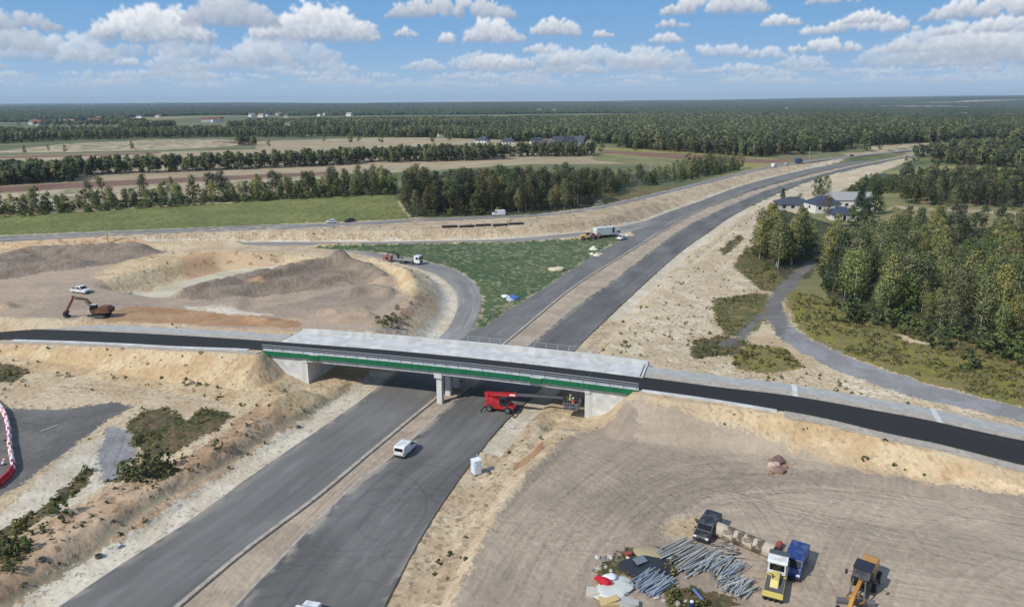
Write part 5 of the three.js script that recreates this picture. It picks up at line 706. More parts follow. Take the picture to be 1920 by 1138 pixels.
{ // stacks beside the green triangle
  const t = thing('pallet_stack', 'blue wrapped stack by the edge of the green triangle', 'stack', onGround([0.7,0.3,-184.73]), -1.1); part(t, 'pallet', [box(3, .14, 1.1, 0, .1, 0)], mat(150, 124, 92, .9)); part(t, 'wrapping', slabOf([[-1.5, .18], [-1.45, .8], [1.45, .8], [1.5, .18]], 1.1, .06), mat(66, 110, 178, .4));
  const q = thing('pallet_stack', 'pale wrapped stack beside the blue one', 'stack', onGround([-0.55,0.3,-182.63]), -1.1); part(q, 'pallet', [box(2.4, .14, 1, 0, .1, 0)], mat(150, 124, 92, .9)); part(q, 'wrapping', slabOf([[-1.2, .18], [-1.15, .7], [1.15, .7], [1.2, .18]], 1, .06), mat(190, 204, 216, .4));
  const r = thing('pallet_stack', 'white bags on the grass behind the blue stack', 'stack', onGround([-1.69,0.3,-186.94]), -.8); part(r, 'bags', lump(.8, 4, 1.6, .5, .9, .5, 3), mat(206, 210, 212, .7));
  [[[13.22,0.3,-217.72], 1, 'pale stone heap on the green beside the left carriageway'], [[14.57,0.3,-218.42], 1.2, 'larger pale stone heap touching the left carriageway edge'], [[12,0.3,-219.21], .7, 'small pale stone heap further from the carriageway']].forEach(([p, s, l], i) => solo('stone_heap', l, 'stone heap', lump(s, i * 5, 1.5, .6, 1, .6, 3), mat(196, 182, 154, .95), onGround(p), i));
  [[[28.54,0.3,-250.85], 1.6, 1.0, 'tall pale gravel cone behind the road roller'], [[27.1,0.3,-242.55], .9, .9, 'small white gravel heap nearest the roller'], [[28.52,0.3,-240.73], 1.4, .9, 'pale gravel heap at the carriageway edge'], [[30.08,0.3,-243.38], 1.5, .45, 'low sandy heap at the carriageway edge'], [[45.81,0.3,-279.06], 2.2, .8, 'brown gravel cone ahead of the white box lorry'], [[44.2,0.3,-277.93], 1.2, .6, 'small pale heap ahead of the white box lorry']].forEach(([p, s, h, l], i) => solo('gravel_heap', l, 'gravel heap', (() => { const g = new THREE.ConeGeometry(s, s * h * .9, 18, 6), q = g.attributes.position; for (let k = 0; k < q.count; k++) { const n = .85 + .3 * vn(q.getX(k) * 3 + i * 7, q.getZ(k) * 3 + q.getY(k)); q.setX(k, q.getX(k) * n); q.setZ(k, q.getZ(k) * n); } g.computeVertexNormals(); return g.translate(0, s * h * .43, 0); })(), mat(...(i === 4 ? [170, 156, 138] : i === 3 ? [186, 172, 140] : [206, 200, 178]), .95), onGround(p)));
}
{ // concrete manholes and culvert mouths
  const ring = (r, h) => new THREE.LatheGeometry([[r - .12, 0], [r, 0], [r, h], [r - .12, h], [r - .12, 0]].map((p) => new THREE.Vector2(...p)), 20);
  [[[-47.42,0,-72.88], .5, 'open dark manhole on the pale shoulder of the left carriageway'], [[-46.17,0,-74.95], .4, 'small pale manhole cover on the left shoulder'], [[-34.2,0,-107.19], .4, 'dark manhole on the shoulder before the left abutment'], [[26.08,0,-164.65], .4, 'dark manhole on the sandy shoulder beyond the bridge'], [[-51.76,1.6,-69.91], .5, 'dark drain mouth in the bank at the lower left']].forEach(([p, r, l], i) => { const t = thing('manhole', l, 'manhole', onGround(p)); part(t, 'ring', [ring(r * .8, .3)], i === 1 ? greyConc : mat(96, 92, 86, .9)); part(t, 'lid', [cyl(r * .8 - .1, r * .8 - .1, .05, 0, i === 1 ? .29 : .24, 0, 0, 0, 0, 18)], i === 1 ? concrete : mat(20, 20, 20, .9)); });  // black discs paint the shade inside open shafts; the pale one is a lid
  const p = onGround([-10.25,3.3,-282.48]), t = thing('pipe_stack', 'row of black pipes lying on top of the cut slope', 'pipes', p, along2(servLow, p[0], p[2])); for (let k = 0; k < 5; k++) part(t, 'pipe', [cyl(.45, .45, 6, -8 + k * 6.6 - 6, .5, (k % 2) * 1.1, 0, 0, Math.PI / 2)], trim);
}
{ // survey stakes and poles
  const st = (p, h, l, c = [222, 216, 206]) => solo('survey_stake', l, 'stake', [bar([0, 0, 0], [.04, h, 0], .035, 5)], mat(...c, .8), onGround(p));
  st([-7.79,0,-81.15], 1.4, 'thin survey stake on the shoulder below the toilet'); st([-3.43,0,-93.85], 1.5, 'thin survey stake just right of the toilet'); st([27.54,2,-265.46], 2.2, 'white stake in the cut slope left of the box lorry'); st([-39.27,0.3,-267.64], 2.4, 'white stake at the slope foot above the crane lorry'); st([43.59,2,-294.17], 2.4, 'white stake on the slope above the box lorry'); st([61.76,2,-326.22], 2.2, 'white stake on the slope where the slip road joins'); st([-56.23,3.3,-286.26], 2.5, 'white stake on the verge right of the dark car'); st([134.13,3.3,-427.72], 2.4, 'white stake beside the far upper road bend');
  const pole = (p, h, l) => { const t = thing('utility_pole', l, 'utility pole', onGround(p)); part(t, 'mast', [bar([0, 0, 0], [0, h, 0], .22, 7, .15)], mat(170, 164, 154, .9)); part(t, 'cross_arm', [box(1.6, .14, .14, 0, h - .5, 0)], mat(120, 112, 102, .9)); };
  pole([80.93,3.3,-429.85], 11, 'pale utility pole among the birches before the blue container'); pole([104.08,3.3,-466.13], 10, 'pale utility pole right of the birches, next to the shrubs'); pole([248.68,3.3,-619.63], 10, 'pale utility pole behind the blue lorry'); pole([319.8,2,-582.77], 13, 'thin pole beside the far motorway bend'); pole([-146.48,3.3,-261.43], 6, 'thin pole on the lower edge of the crop field');
  const c = onGround([52.77,3.3,-406.55]), t = thing('blue_container', 'bright blue container behind the trees by the upper road', 'container', c, .1); part(t, 'box', slabOf([[-2.2, 0], [-2.2, 2.9], [2.2, 2.9], [2.2, 0]], 2.4, .05), mat(40, 92, 178, .5)); part(t, 'door', [box(.9, 2, .05, .4, 1.1, 1.22)], mat(34, 78, 150, .5));
}
{ // the worker on the platform: one body, with helmet and vest on it
  const [A, ux, uz, D] = telehandlerPlatform, person = (off, z, label, arms, vestC) => {
    const t = thing('person', label, 'person', [A[0] + ux * (D + off) - uz * z, 2.36, A[2] + uz * (D + off) + ux * z], face(ux, uz));
    const J = arms, caps = [[0, .92, 0, 0, 1.42, 0, .15, .19], [0, 1.45, 0, 0, 1.6, 0, .07, .07], [0, 1.7, 0, .02, 1.66, 0, .105, .1], [-.02, .9, .1, .02, .5, .11, .09, .065], [.02, .5, .11, 0, .08, .12, .062, .045], [-.02, .9, -.1, .03, .5, -.12, .09, .065], [.03, .5, -.12, -.02, .08, -.12, .062, .045], [0, .05, .12, .17, .04, .13, .05, .045], [-.02, .05, -.12, .15, .04, -.13, .05, .045], ...J];
    const f = (x, y, z) => { let d = 9; for (const c of caps) { const ax = c[3] - c[0], ay = c[4] - c[1], az = c[5] - c[2], k = clamp(((x - c[0]) * ax + (y - c[1]) * ay + (z - c[2]) * az) / (ax * ax + ay * ay + az * az), 0, 1), e = Math.hypot(x - c[0] - k * ax, y - c[1] - k * ay, z - c[2] - k * az) - mix(c[6], c[7], k), h = clamp(.5 + .5 * (d - e) / .04, 0, 1); d = mix(d, e, h) - .04 * h * (1 - h); } return d; };
    const skin = bodyMesh(f, [-.4, -.02, -.5, .7, 1.95, .5], .045); part(t, 'body', skin, mat(70, 72, 88, .9));
    part(t, 'vest', [put(new THREE.CylinderGeometry(.235, .2, .58, 14, 1, true), 0, 1.2, 0)], new THREE.MeshStandardMaterial({ color: new THREE.Color().setRGB(...vestC.map(lin)), roughness: .8, side: THREE.DoubleSide })); part(t, 'helmet', [put(new THREE.SphereGeometry(.135, 14, 8, 0, 6.3, 0, 1.6), 0, 1.73, 0), cyl(.17, .17, .02, .02, 1.73, 0)], mat(228, 228, 224, .4));
  };
  const up = [[0, 1.42, .2, .22, 1.3, .3, .06, .05], [.22, 1.3, .3, .42, 1.55, .26, .048, .04], [.42, 1.55, .26, .52, 1.64, .24, .045, .03], [0, 1.42, -.2, .2, 1.25, -.3, .06, .05], [.2, 1.25, -.3, .42, 1.45, -.26, .048, .04], [.42, 1.45, -.26, .5, 1.52, -.22, .045, .03]];
  person(.35, .55, 'person in orange vest and white helmet standing on the raised platform', up, [226, 92, 52]); person(-.35, -.5, 'person in yellow vest at the inner side of the raised platform', up, [196, 190, 70]);
}
function bodyMesh(f, b, s) {                          // marching tetrahedra over a distance field
  const nx = Math.ceil((b[3] - b[0]) / s), ny = Math.ceil((b[4] - b[1]) / s), nz = Math.ceil((b[5] - b[2]) / s), v = new Float32Array((nx + 1) * (ny + 1) * (nz + 1)), id = (i, j, k) => (k * (ny + 1) + j) * (nx + 1) + i, P = [];
  for (let k = 0; k <= nz; k++) for (let j = 0; j <= ny; j++) for (let i = 0; i <= nx; i++) v[id(i, j, k)] = f(b[0] + i * s, b[1] + j * s, b[2] + k * s);
  const C = [[0, 0, 0], [1, 0, 0], [1, 1, 0], [0, 1, 0], [0, 0, 1], [1, 0, 1], [1, 1, 1], [0, 1, 1]], T = [[0, 5, 1, 6], [0, 1, 2, 6], [0, 2, 3, 6], [0, 3, 7, 6], [0, 7, 4, 6], [0, 4, 5, 6]];
  for (let k = 0; k < nz; k++) for (let j = 0; j < ny; j++) for (let i = 0; i < nx; i++) for (const t of T) {
    const q = t.map((c) => { const o = C[c]; return [b[0] + (i + o[0]) * s, b[1] + (j + o[1]) * s, b[2] + (k + o[2]) * s, v[id(i + o[0], j + o[1], k + o[2])]]; }), ins = q.filter((p) => p[3] < 0), out = q.filter((p) => p[3] >= 0); if (!ins.length || !out.length) continue;
    const cr = (a, c) => { const m = a[3] / (a[3] - c[3]); return [mix(a[0], c[0], m), mix(a[1], c[1], m), mix(a[2], c[2], m)]; };
    const tri = (a, c, d) => { const n = [(c[1] - a[1]) * (d[2] - a[2]) - (c[2] - a[2]) * (d[1] - a[1]), (c[2] - a[2]) * (d[0] - a[0]) - (c[0] - a[0]) * (d[2] - a[2]), (c[0] - a[0]) * (d[1] - a[1]) - (c[1] - a[1]) * (d[0] - a[0])], w = [out[0][0] - ins[0][0], out[0][1] - ins[0][1], out[0][2] - ins[0][2]]; n[0] * w[0] + n[1] * w[1] + n[2] * w[2] >= 0 ? P.push(...a, ...c, ...d) : P.push(...a, ...d, ...c); };
    if (ins.length === 1) tri(...out.map((o) => cr(ins[0], o))); else if (ins.length === 3) tri(...ins.map((o) => cr(o, out[0]))); else { const a = cr(ins[0], out[0]), c = cr(ins[0], out[1]), d = cr(ins[1], out[0]), e = cr(ins[1], out[1]); tri(a, c, e); tri(a, e, d); }
  }
  const g = new THREE.BufferGeometry(); g.setAttribute('position', new THREE.Float32BufferAttribute(P, 3)); g.setAttribute('uv', new THREE.Float32BufferAttribute(new Float32Array(P.length / 3 * 2), 2)); return toCreasedNormals(g, 1.2);
}

// ---------------------------------------------------------------- houses
const wallW = mat(216, 212, 204, .9), wallG = mat(176, 176, 172, .9), roofD = mat(62, 68, 78, .7), roofB = mat(58, 66, 82, .6), roofG = mat(150, 148, 146, .8), roofR = mat(132, 82, 66, .8), pane = mat(30, 36, 44, .2);
function house(label, at, turn, o) {                  // w along x, d along z, eaves e, ridge r; hip: share of the ridge cut off each end
  const t = thing('house', label, 'house', at, turn, o.group), { w, d, e, r } = o, k = (o.hip ?? 0) * d / 2, ov = .5;
  part(t, 'wall', o.hip ? [box(w, e + .6, d, 0, e / 2 - .3, 0)] : [put(slabOf([[-d / 2, -.6], [-d / 2, e], [0, r - .1], [d / 2, e], [d / 2, -.6]], w, 0), 0, 0, 0, 0, Math.PI / 2)], o.wall ?? wallW);
  const a = w / 2 + ov, c = d / 2 + ov, y0 = e - ov * (r - e) / (d / 2), g = new THREE.BufferGeometry(), V = [[-a, y0, c], [a, y0, c], [a, y0, -c], [-a, y0, -c], [-a + k, r + .12, 0], [a - k, r + .12, 0], [-a, y0 - .18, c], [a, y0 - .18, c], [a, y0 - .18, -c], [-a, y0 - .18, -c]];
  g.setAttribute('position', new THREE.Float32BufferAttribute(V.flat(), 3)); g.setAttribute('uv', new THREE.Float32BufferAttribute(V.flatMap((p) => [p[0], p[2]]), 2)); g.setIndex([0, 1, 5, 0, 5, 4, 2, 3, 4, 2, 4, 5, 3, 0, 4, 1, 2, 5, 6, 7, 1, 6, 1, 0, 7, 8, 2, 7, 2, 1, 8, 9, 3, 8, 3, 2, 9, 6, 0, 9, 0, 3]);
  const rf = part(t, 'roof', toCreasedNormals(g, .2), o.roof ?? roofD); part(rf, 'chimney', [box(.7, 1.3, .7, w * .2, r, d * .12)], o.chim ?? wallG);
  if (!o.tiny) { const n = Math.max(2, Math.round(w / 3.5)); for (let i = 0; i < n; i++) { const x = -w / 2 + (i + .5) * w / n, door = i === Math.floor(n / 2); part(t, door ? 'door' : 'window', [box(door ? 1.1 : 1.4, door ? 2.1 : 1.2, .08, x, door ? 1.05 : e * .55, d / 2 + .03)], pane); } for (const s of [-1, 1]) part(t, 'window', [box(.08, 1.2, 1.3, s * (w / 2 + .03), e * .55, 0)], pane); }
  return t;
}
house('low house with dark hipped roof left of the blue-roofed one', onGround([129.83,2,-335.97]), -.1, { w: 15, d: 12, e: 2.9, r: 5.4, hip: 1, roof: roofD, wall: wallG });
house('white house with blue-grey hipped roof next to the grey shed', onGround([138.58,2,-325.56]), .15, { w: 12, d: 10, e: 4.4, r: 7, hip: .9, roof: roofB });
house('long white shed with pale grey roof behind the blue-roofed houses', onGround([155.02,2,-335.19]), -.12, { w: 17, d: 15, e: 5, r: 7.6, roof: roofG });
house('small white house with blue roof and chimney in front of the shed', onGround([138.03,2,-304.06]), -.1, { w: 10, d: 8, e: 3, r: 5.2, hip: .9, roof: roofB });
[[905, 266, 15, 11, 'white house with dark hipped roof, leftmost of the row behind the tree belt'], [953, 268, 15, 11, 'white house with dark hipped roof, second of the row behind the tree belt'], [1006, 264, 13, 10, 'white house with dark roof half hidden behind the tree belt'], [1030, 268, 13, 10, 'brown-roofed white house in the row behind the tree belt'], [1048, 268, 13, 10, 'white house with steep grey roof, third from the right of the row'], [1066, 268, 13, 10, 'white gabled house, second from the right of the row'], [1085, 267, 14, 11, 'tall white gabled house at the right end of the row']].forEach((q, i) => { const p = [[-33.66,3.3,-878.94], [-3.47,3.3,-854.15], [28.75,3.3,-851.63], [42.22,3.3,-829.39], [52.83,3.3,-828.58], [63.42,3.3,-827.77], [75.5,3.3,-837.29]][i]; house(q[4], onGround(p), (i % 3) * .5 - .4, { w: q[2], d: q[3], e: 3.6, r: i > 3 ? 9.5 : 7, hip: i < 2 ? .9 : 0, roof: i === 3 ? mat(96, 82, 76, .8) : roofD, group: 'houses behind the tree belt' }); });
house('large house with red roof at the far right edge', onGround([745.06,2.8,-1098.47]), .2, { w: 26, d: 14, e: 6, r: 10, roof: roofR, wall: mat(212, 196, 150, .9) });
house('long hall with turquoise roof at the far right edge', onGround([872.01,2.8,-1311.42]), .1, { w: 44, d: 18, e: 6, r: 9, roof: mat(60, 150, 176, .6), tiny: true });
{
  const all = [[-1055.21,3.5,-1676.25],[-1092.54,3.5,-1720.41],[-1030.64,3.5,-1752.16],[-1055.01,3.5,-1843.06],[-1047.63,3.5,-1888.89],[-1124.95,3.5,-2058.36],[-1167.9,3.5,-2251.82],[-1180.62,3.5,-2398.13],[-1201.13,3.5,-2565.91],[-768.62,3.5,-1893.31],[-774.35,3.5,-1945.09],[-741.45,3.5,-1888.93],[-772.83,3.5,-1998.48],[-889.78,3.5,-2588.6],[-823.2,3.5,-2486.4],[-867.43,3.5,-2678.17],[-894.64,3.5,-2895.88],[-711.27,3.5,-2381.67],[-872.03,3.5,-3008.89],[-666.81,3.5,-2632.89],[-701.09,3.5,-2848.77],[-559.33,3.5,-2608.63],[-441,3.5,-1489.31],[-180.13,3.5,-1159.13],[-98.56,3.5,-1044.04],[126.13,3.5,-3466.12],[198.2,3.5,-3443.18],[134.01,3.5,-1038.05],[247.63,3.5,-1195.77],[294.17,3.5,-1212.64],[337.79,3.5,-1230.49],[1119,3.5,-3511.63],[1055.01,3.5,-3015.14],[1261.69,3.5,-3461.02],[1133.35,3.5,-2991.42],[1341.1,3.5,-3432.85],[1458.52,3.5,-3597.55],[1465.09,3.5,-3388.87],[1223.44,3.5,-2699.48],[1259.06,3.5,-2469.01],[1346.07,3.5,-2551.65],[1255.29,3.5,-2121.46],[1272.55,3.5,-2117.7],[1341.86,3.5,-2179.54],[1761.92,3.5,-2801.1],[1786.8,3.5,-2793.57],[1597.5,3.5,-2485.25],[1663.16,3.5,-2467.9]];
  const names = ['white', 'cream', 'pale grey'], roofs = [[roofR, 'red'], [roofD, 'dark'], [mat(150, 120, 104, .8), 'brown'], [roofG, 'grey']];
  all.forEach((p, i) => { const q = roofs[i < 13 && i > 8 ? 0 : (i * 7) % 4], side = p[0] < -400 ? 'far left' : p[0] < 400 ? 'far middle' : 'far right', s = clamp(Math.hypot(p[0], p[2]) / 1400, .8, 1.35); house(`tiny ${q[1]}-roofed house in the ${side} village among trees`, [p[0], ground(p[0], p[2]), p[2]], (i * 1.7) % 3, { w: 15 * s, d: 10 * s, e: 5.5 * s, r: 9 * s, roof: q[0], tiny: true, group: `${q[1]}-roofed houses of the ${side} village` }); });
  // wind turbines on the horizon
  [[[-5095.07,20,-8923.01], 'wind turbine on the left horizon, leftmost of three'], [[-4831.74,20,-8730.67], 'wind turbine on the left horizon, middle of three'], [[-3778.99,20,-7961.73], 'wind turbine on the left horizon, rightmost and clearest']].forEach(([p, l], i) => { const k = 9000 / Math.hypot(p[0], p[2]), x = p[0] * k, z = p[2] * k, y = ground(x, z), t = thing('wind_turbine', l, 'wind turbine', [x, y, z], .3), w = mat(230, 232, 234, .6); part(t, 'tower', [cyl(1.6, 3, 110, 0, 55, 0)], w); part(t, 'nacelle', [box(4, 4, 9, 0, 111, 2)], w); for (let b = 0; b < 3; b++) part(t, 'blade', [put(new THREE.ConeGeometry(1.9, 48, 4), 0, 24, 0).rotateZ(b * 2.094 + i).translate(0, 111, 7)], w); });
}

// ---------------------------------------------------------------- trees and plants
const leafM = new THREE.MeshPhysicalMaterial({ vertexColors: true, roughness: 1, transmission: .3, thickness: 0, specularIntensity: .1, side: THREE.DoubleSide }), barkB = mat(196, 192, 182, .9), barkP = mat(132, 100, 78, .95), barkD = mat(92, 84, 74, .95);
const KIND = {                                           // leaf colours (base colours, linear), crown: lowest and widest share, radius, leaf size
  birch: { c: [[0.251, 0.273, 0.118], [0.304, 0.297, 0.133], [0.197, 0.227, 0.104]], bark: barkB, low: .2, r: .19, shape: (t) => Math.pow(Math.sin(Math.PI * Math.min(1, .14 + t * .84)), .6), droop: .25, n: 1700, s: .38, tr: .0075 },
  pine: { c: [[0.109, 0.134, 0.0764], [0.131, 0.142, 0.0808], [0.0918, 0.114, 0.0674]], bark: barkP, low: .42, r: .16, shape: (t) => Math.pow(Math.sin(Math.PI * (.12 + .8 * t)), .6), droop: .05, n: 850, s: .5, tr: .009 },
  russet: { c: [[0.146, 0.129, 0.0693], [0.168, 0.132, 0.0825], [0.103, 0.119, 0.0594]], bark: barkP, low: .3, r: .16, shape: (t) => Math.pow(Math.sin(Math.PI * (.12 + .8 * t)), .6), droop: .05, n: 850, s: .5, tr: .009 },
  leafy: { c: [[0.137, 0.178, 0.074], [0.172, 0.205, 0.0845], [0.118, 0.147, 0.0688]], bark: barkD, low: .12, r: .27, shape: (t) => Math.pow(Math.sin(Math.PI * (.16 + .8 * t)), .55), droop: .1, n: 1400, s: .38, tr: .011 },
  spruce: { c: [[0.0443, 0.0711, 0.038], [0.0538, 0.0822, 0.0443]], bark: barkD, low: .04, r: .3, shape: (t) => Math.pow(1 - t, .9) + .04, droop: .3, n: 2000, s: .4, tr: .01 },
  bush: { c: [[0.122, 0.156, 0.0628], [0.17, 0.185, 0.0764], [0.102, 0.128, 0.0584]], bark: barkD, low: .0, r: .55, shape: (t) => Math.pow(Math.sin(Math.PI * (.3 + .68 * t)), .6), droop: .1, n: 420, s: .2, tr: .012 },
};
function crown(k, h, seed, n, size, tint = [1, 1, 1]) {                 // many leaf-sized faces in clumps through the crown's volume
  const R = rng(seed), q = KIND[k], P = [], N = [], C = [], y0 = h * q.low, Hc = h - y0, clumps = Math.max(5, Math.round(n / 13)), lean = [(R() - .5) * h * .05, (R() - .5) * h * .05], bulge = [R() * 6, R() * 6];
  for (let c = 0; c < clumps; c++) {
    const t = Math.pow(R(), .9), a = R() * 6.283, rad = q.r * h * q.shape(t) * (.72 + .5 * vn(Math.cos(a) * 1.3 + bulge[0] + 9, t * 3.4 + Math.sin(a) * 1.3 + bulge[1])), d = rad * Math.sqrt(.12 + .88 * R());
    const cx = Math.cos(a) * d + lean[0] * t, cz = Math.sin(a) * d + lean[1] * t, cy = y0 + t * Hc - q.droop * d * .6, cr = h * .045 * (.7 + .6 * R()) + size * .5, col = q.c[Math.floor(R() * q.c.length)], v = .8 + .4 * R();
    for (let i = 0; i < 13; i++) {
      const ux = R() * 2 - 1, uy = R() * 2 - 1, uz = R() * 2 - 1, x = cx + ux * cr, y = Math.max(.05, cy + uy * cr * .8), z = cz + uz * cr, s = size * (.65 + .7 * R()) * .5;
      const n1 = new THREE.Vector3(R() - .5, R() - .5, R() - .5).normalize(), e1 = new THREE.Vector3(-n1.z, .2, n1.x).cross(n1).normalize(), e2 = n1.clone().cross(e1);
      const o = new THREE.Vector3(x - lean[0] * t, (y - (y0 + Hc * .4)) * .55 + h * .06, z - lean[1] * t).normalize().multiplyScalar(.75).add(new THREE.Vector3(ux, uy + .2, uz).multiplyScalar(.5)).normalize();
      const pts = [[1, .3], [-.3, 1], [-1, -.4], [.35, -1]].map(([a, b]) => [x + (e1.x * a + e2.x * b) * s, y + (e1.y * a + e2.y * b) * s, z + (e1.z * a + e2.z * b) * s]), w = v * (.9 + .2 * R());
      for (const m of e1.clone().cross(e2).dot(o) > 0 ? [0, 1, 2, 0, 2, 3] : [0, 2, 1, 0, 3, 2]) { P.push(...pts[m]); N.push(o.x, o.y, o.z); C.push(col[0] * w * tint[0], col[1] * w * tint[1], col[2] * w * tint[2]); }
    }
  }
  const g = new THREE.BufferGeometry(); g.setAttribute('position', new THREE.Float32BufferAttribute(P, 3)); g.setAttribute('normal', new THREE.Float32BufferAttribute(N, 3)); g.setAttribute('color', new THREE.Float32BufferAttribute(C, 3)); return g;
}
function trunk(k, h, seed, limbs) {
  const R = rng(seed + 77), q = KIND[k], g = [], r = h * q.tr; let p = [0, -.4, 0]; const top = h * .86, n = 4;
  for (let i = 1; i <= n; i++) { const t = i / n, e = [(R() - .5) * h * .03 * t, top * t, (R() - .5) * h * .03 * t]; g.push(bar(p, e, r * (1 - (i - 1) / n * .8), 6, r * (1 - t * .8))); p = e; }
  for (let i = 0; i < limbs; i++) { const t = q.low + (.85 - q.low) * R(), a = R() * 6.28, l = h * q.r * q.shape(clamp((t - q.low) / (1 - q.low), 0, 1)) * .85; g.push(bar([0, h * t * .86, 0], [Math.cos(a) * l, h * t * .86 + l * .5, Math.sin(a) * l], r * .4 * (1.1 - t), 4, r * .12)); }
  return norm(g);
}
const species = (k, h, variants, limbs, f = 1, sf = 1) => Array.from({ length: variants }, (_, i) => ({ k, h, crown: crown(k, h, 1000 + i * 31 + k.length * 7, Math.round(KIND[k].n * f), KIND[k].s * sf, [[1, 1, 1], [1.22, 1.14, 1], [.8, .86, .85], [1.1, 1.2, .95], [.95, .92, 1.05], [1.3, 1.2, .9]][i % 6]), trunk: trunk(k, h, 300 + i * 13, limbs), bark: KIND[k].bark }));
function plant(sp, name, label, category, x, z, s, turn, group, y) {
  const t = thing(name, label, category, [x, y ?? ground(x, z), z], turn, group); part(t, 'trunk', sp.trunk, sp.bark); part(t, 'crown', sp.crown, leafM); t.scale.set(s * (.92 + .16 * ((turn * 7) % 1)), s, s * (.92 + .16 * ((turn * 3) % 1))); return t;
}
function wood(name, sps, list, trunks = true) {       // what nobody could count: one object
  const o = new THREE.Group(); o.name = numbered(name); o.userData.kind = 'stuff'; scene.add(o);
  const M = new THREE.Matrix4(), Q = new THREE.Quaternion(), Y = new THREE.Vector3(0, 1, 0), col = new THREE.Color();
  sps.forEach((sp, v) => {
    const L = list.filter((_, i) => i % sps.length === v); if (!L.length) return;
    for (const [g, m, n] of [[sp.crown, leafM, 'crowns'], ...(trunks && sp.trunk ? [[sp.trunk, sp.bark, 'trunks']] : [])]) {
      const im = new THREE.InstancedMesh(g, m, L.length); im.name = n; im.castShadow = im.receiveShadow = true;
      L.forEach((p, i) => { Q.setFromAxisAngle(Y, p[3]); im.setMatrixAt(i, M.compose(new THREE.Vector3(p[0], p[1], p[2]), Q, new THREE.Vector3(p[4] * (p[5] ?? 1), p[4], p[4] * (p[5] ?? 1)))); if (n === 'crowns') { const k = (.92 + .16 * ((p[3] * 13.7) % 1)) * (p[6] ?? 1), w = ((p[3] * 5.3) % 1); im.setColorAt(i, col.setRGB(k * (.93 + .16 * w), k, k * (.95 + .1 * (1 - w)))); } });
      o.add(im);
    }
  });
  return o;
}
function scatter(poly, gap, seed, ok = () => true) {
  const R = rng(seed), b = bounds(poly), out = [];
  for (let z = b[2]; z < b[3]; z += gap) for (let x = b[0]; x < b[1]; x += gap) { const px = x + (R() - .5) * gap * 1.1, pz = z + (R() - .5) * gap * 1.1, k = R(), t = R() * 6.28; if (inside(poly, px, pz) && ok(px, pz)) out.push({ x: px, z: pz, k, t }); }
  return out;
}
const free = (x, z) => !(hits(accB, x, z) && sd(accRoad, accB, x, z) > -2) && !(hits(servB, x, z) && sd(servRoad, servB, x, z) > -3) && !(hits(corridorB, x, z) && inside(corridor, x, z));
const houses = scene.children.filter((o) => o.name.startsWith('house')).map((o) => [o.position.x, o.position.z, Math.hypot(o.position.x, o.position.z) < 700 ? 9 : 16]);
const clear = (x, z) => free(x, z) && !houses.some((h) => Math.abs(x - h[0]) < h[2] && Math.abs(z - h[1]) < h[2] * 1.2);
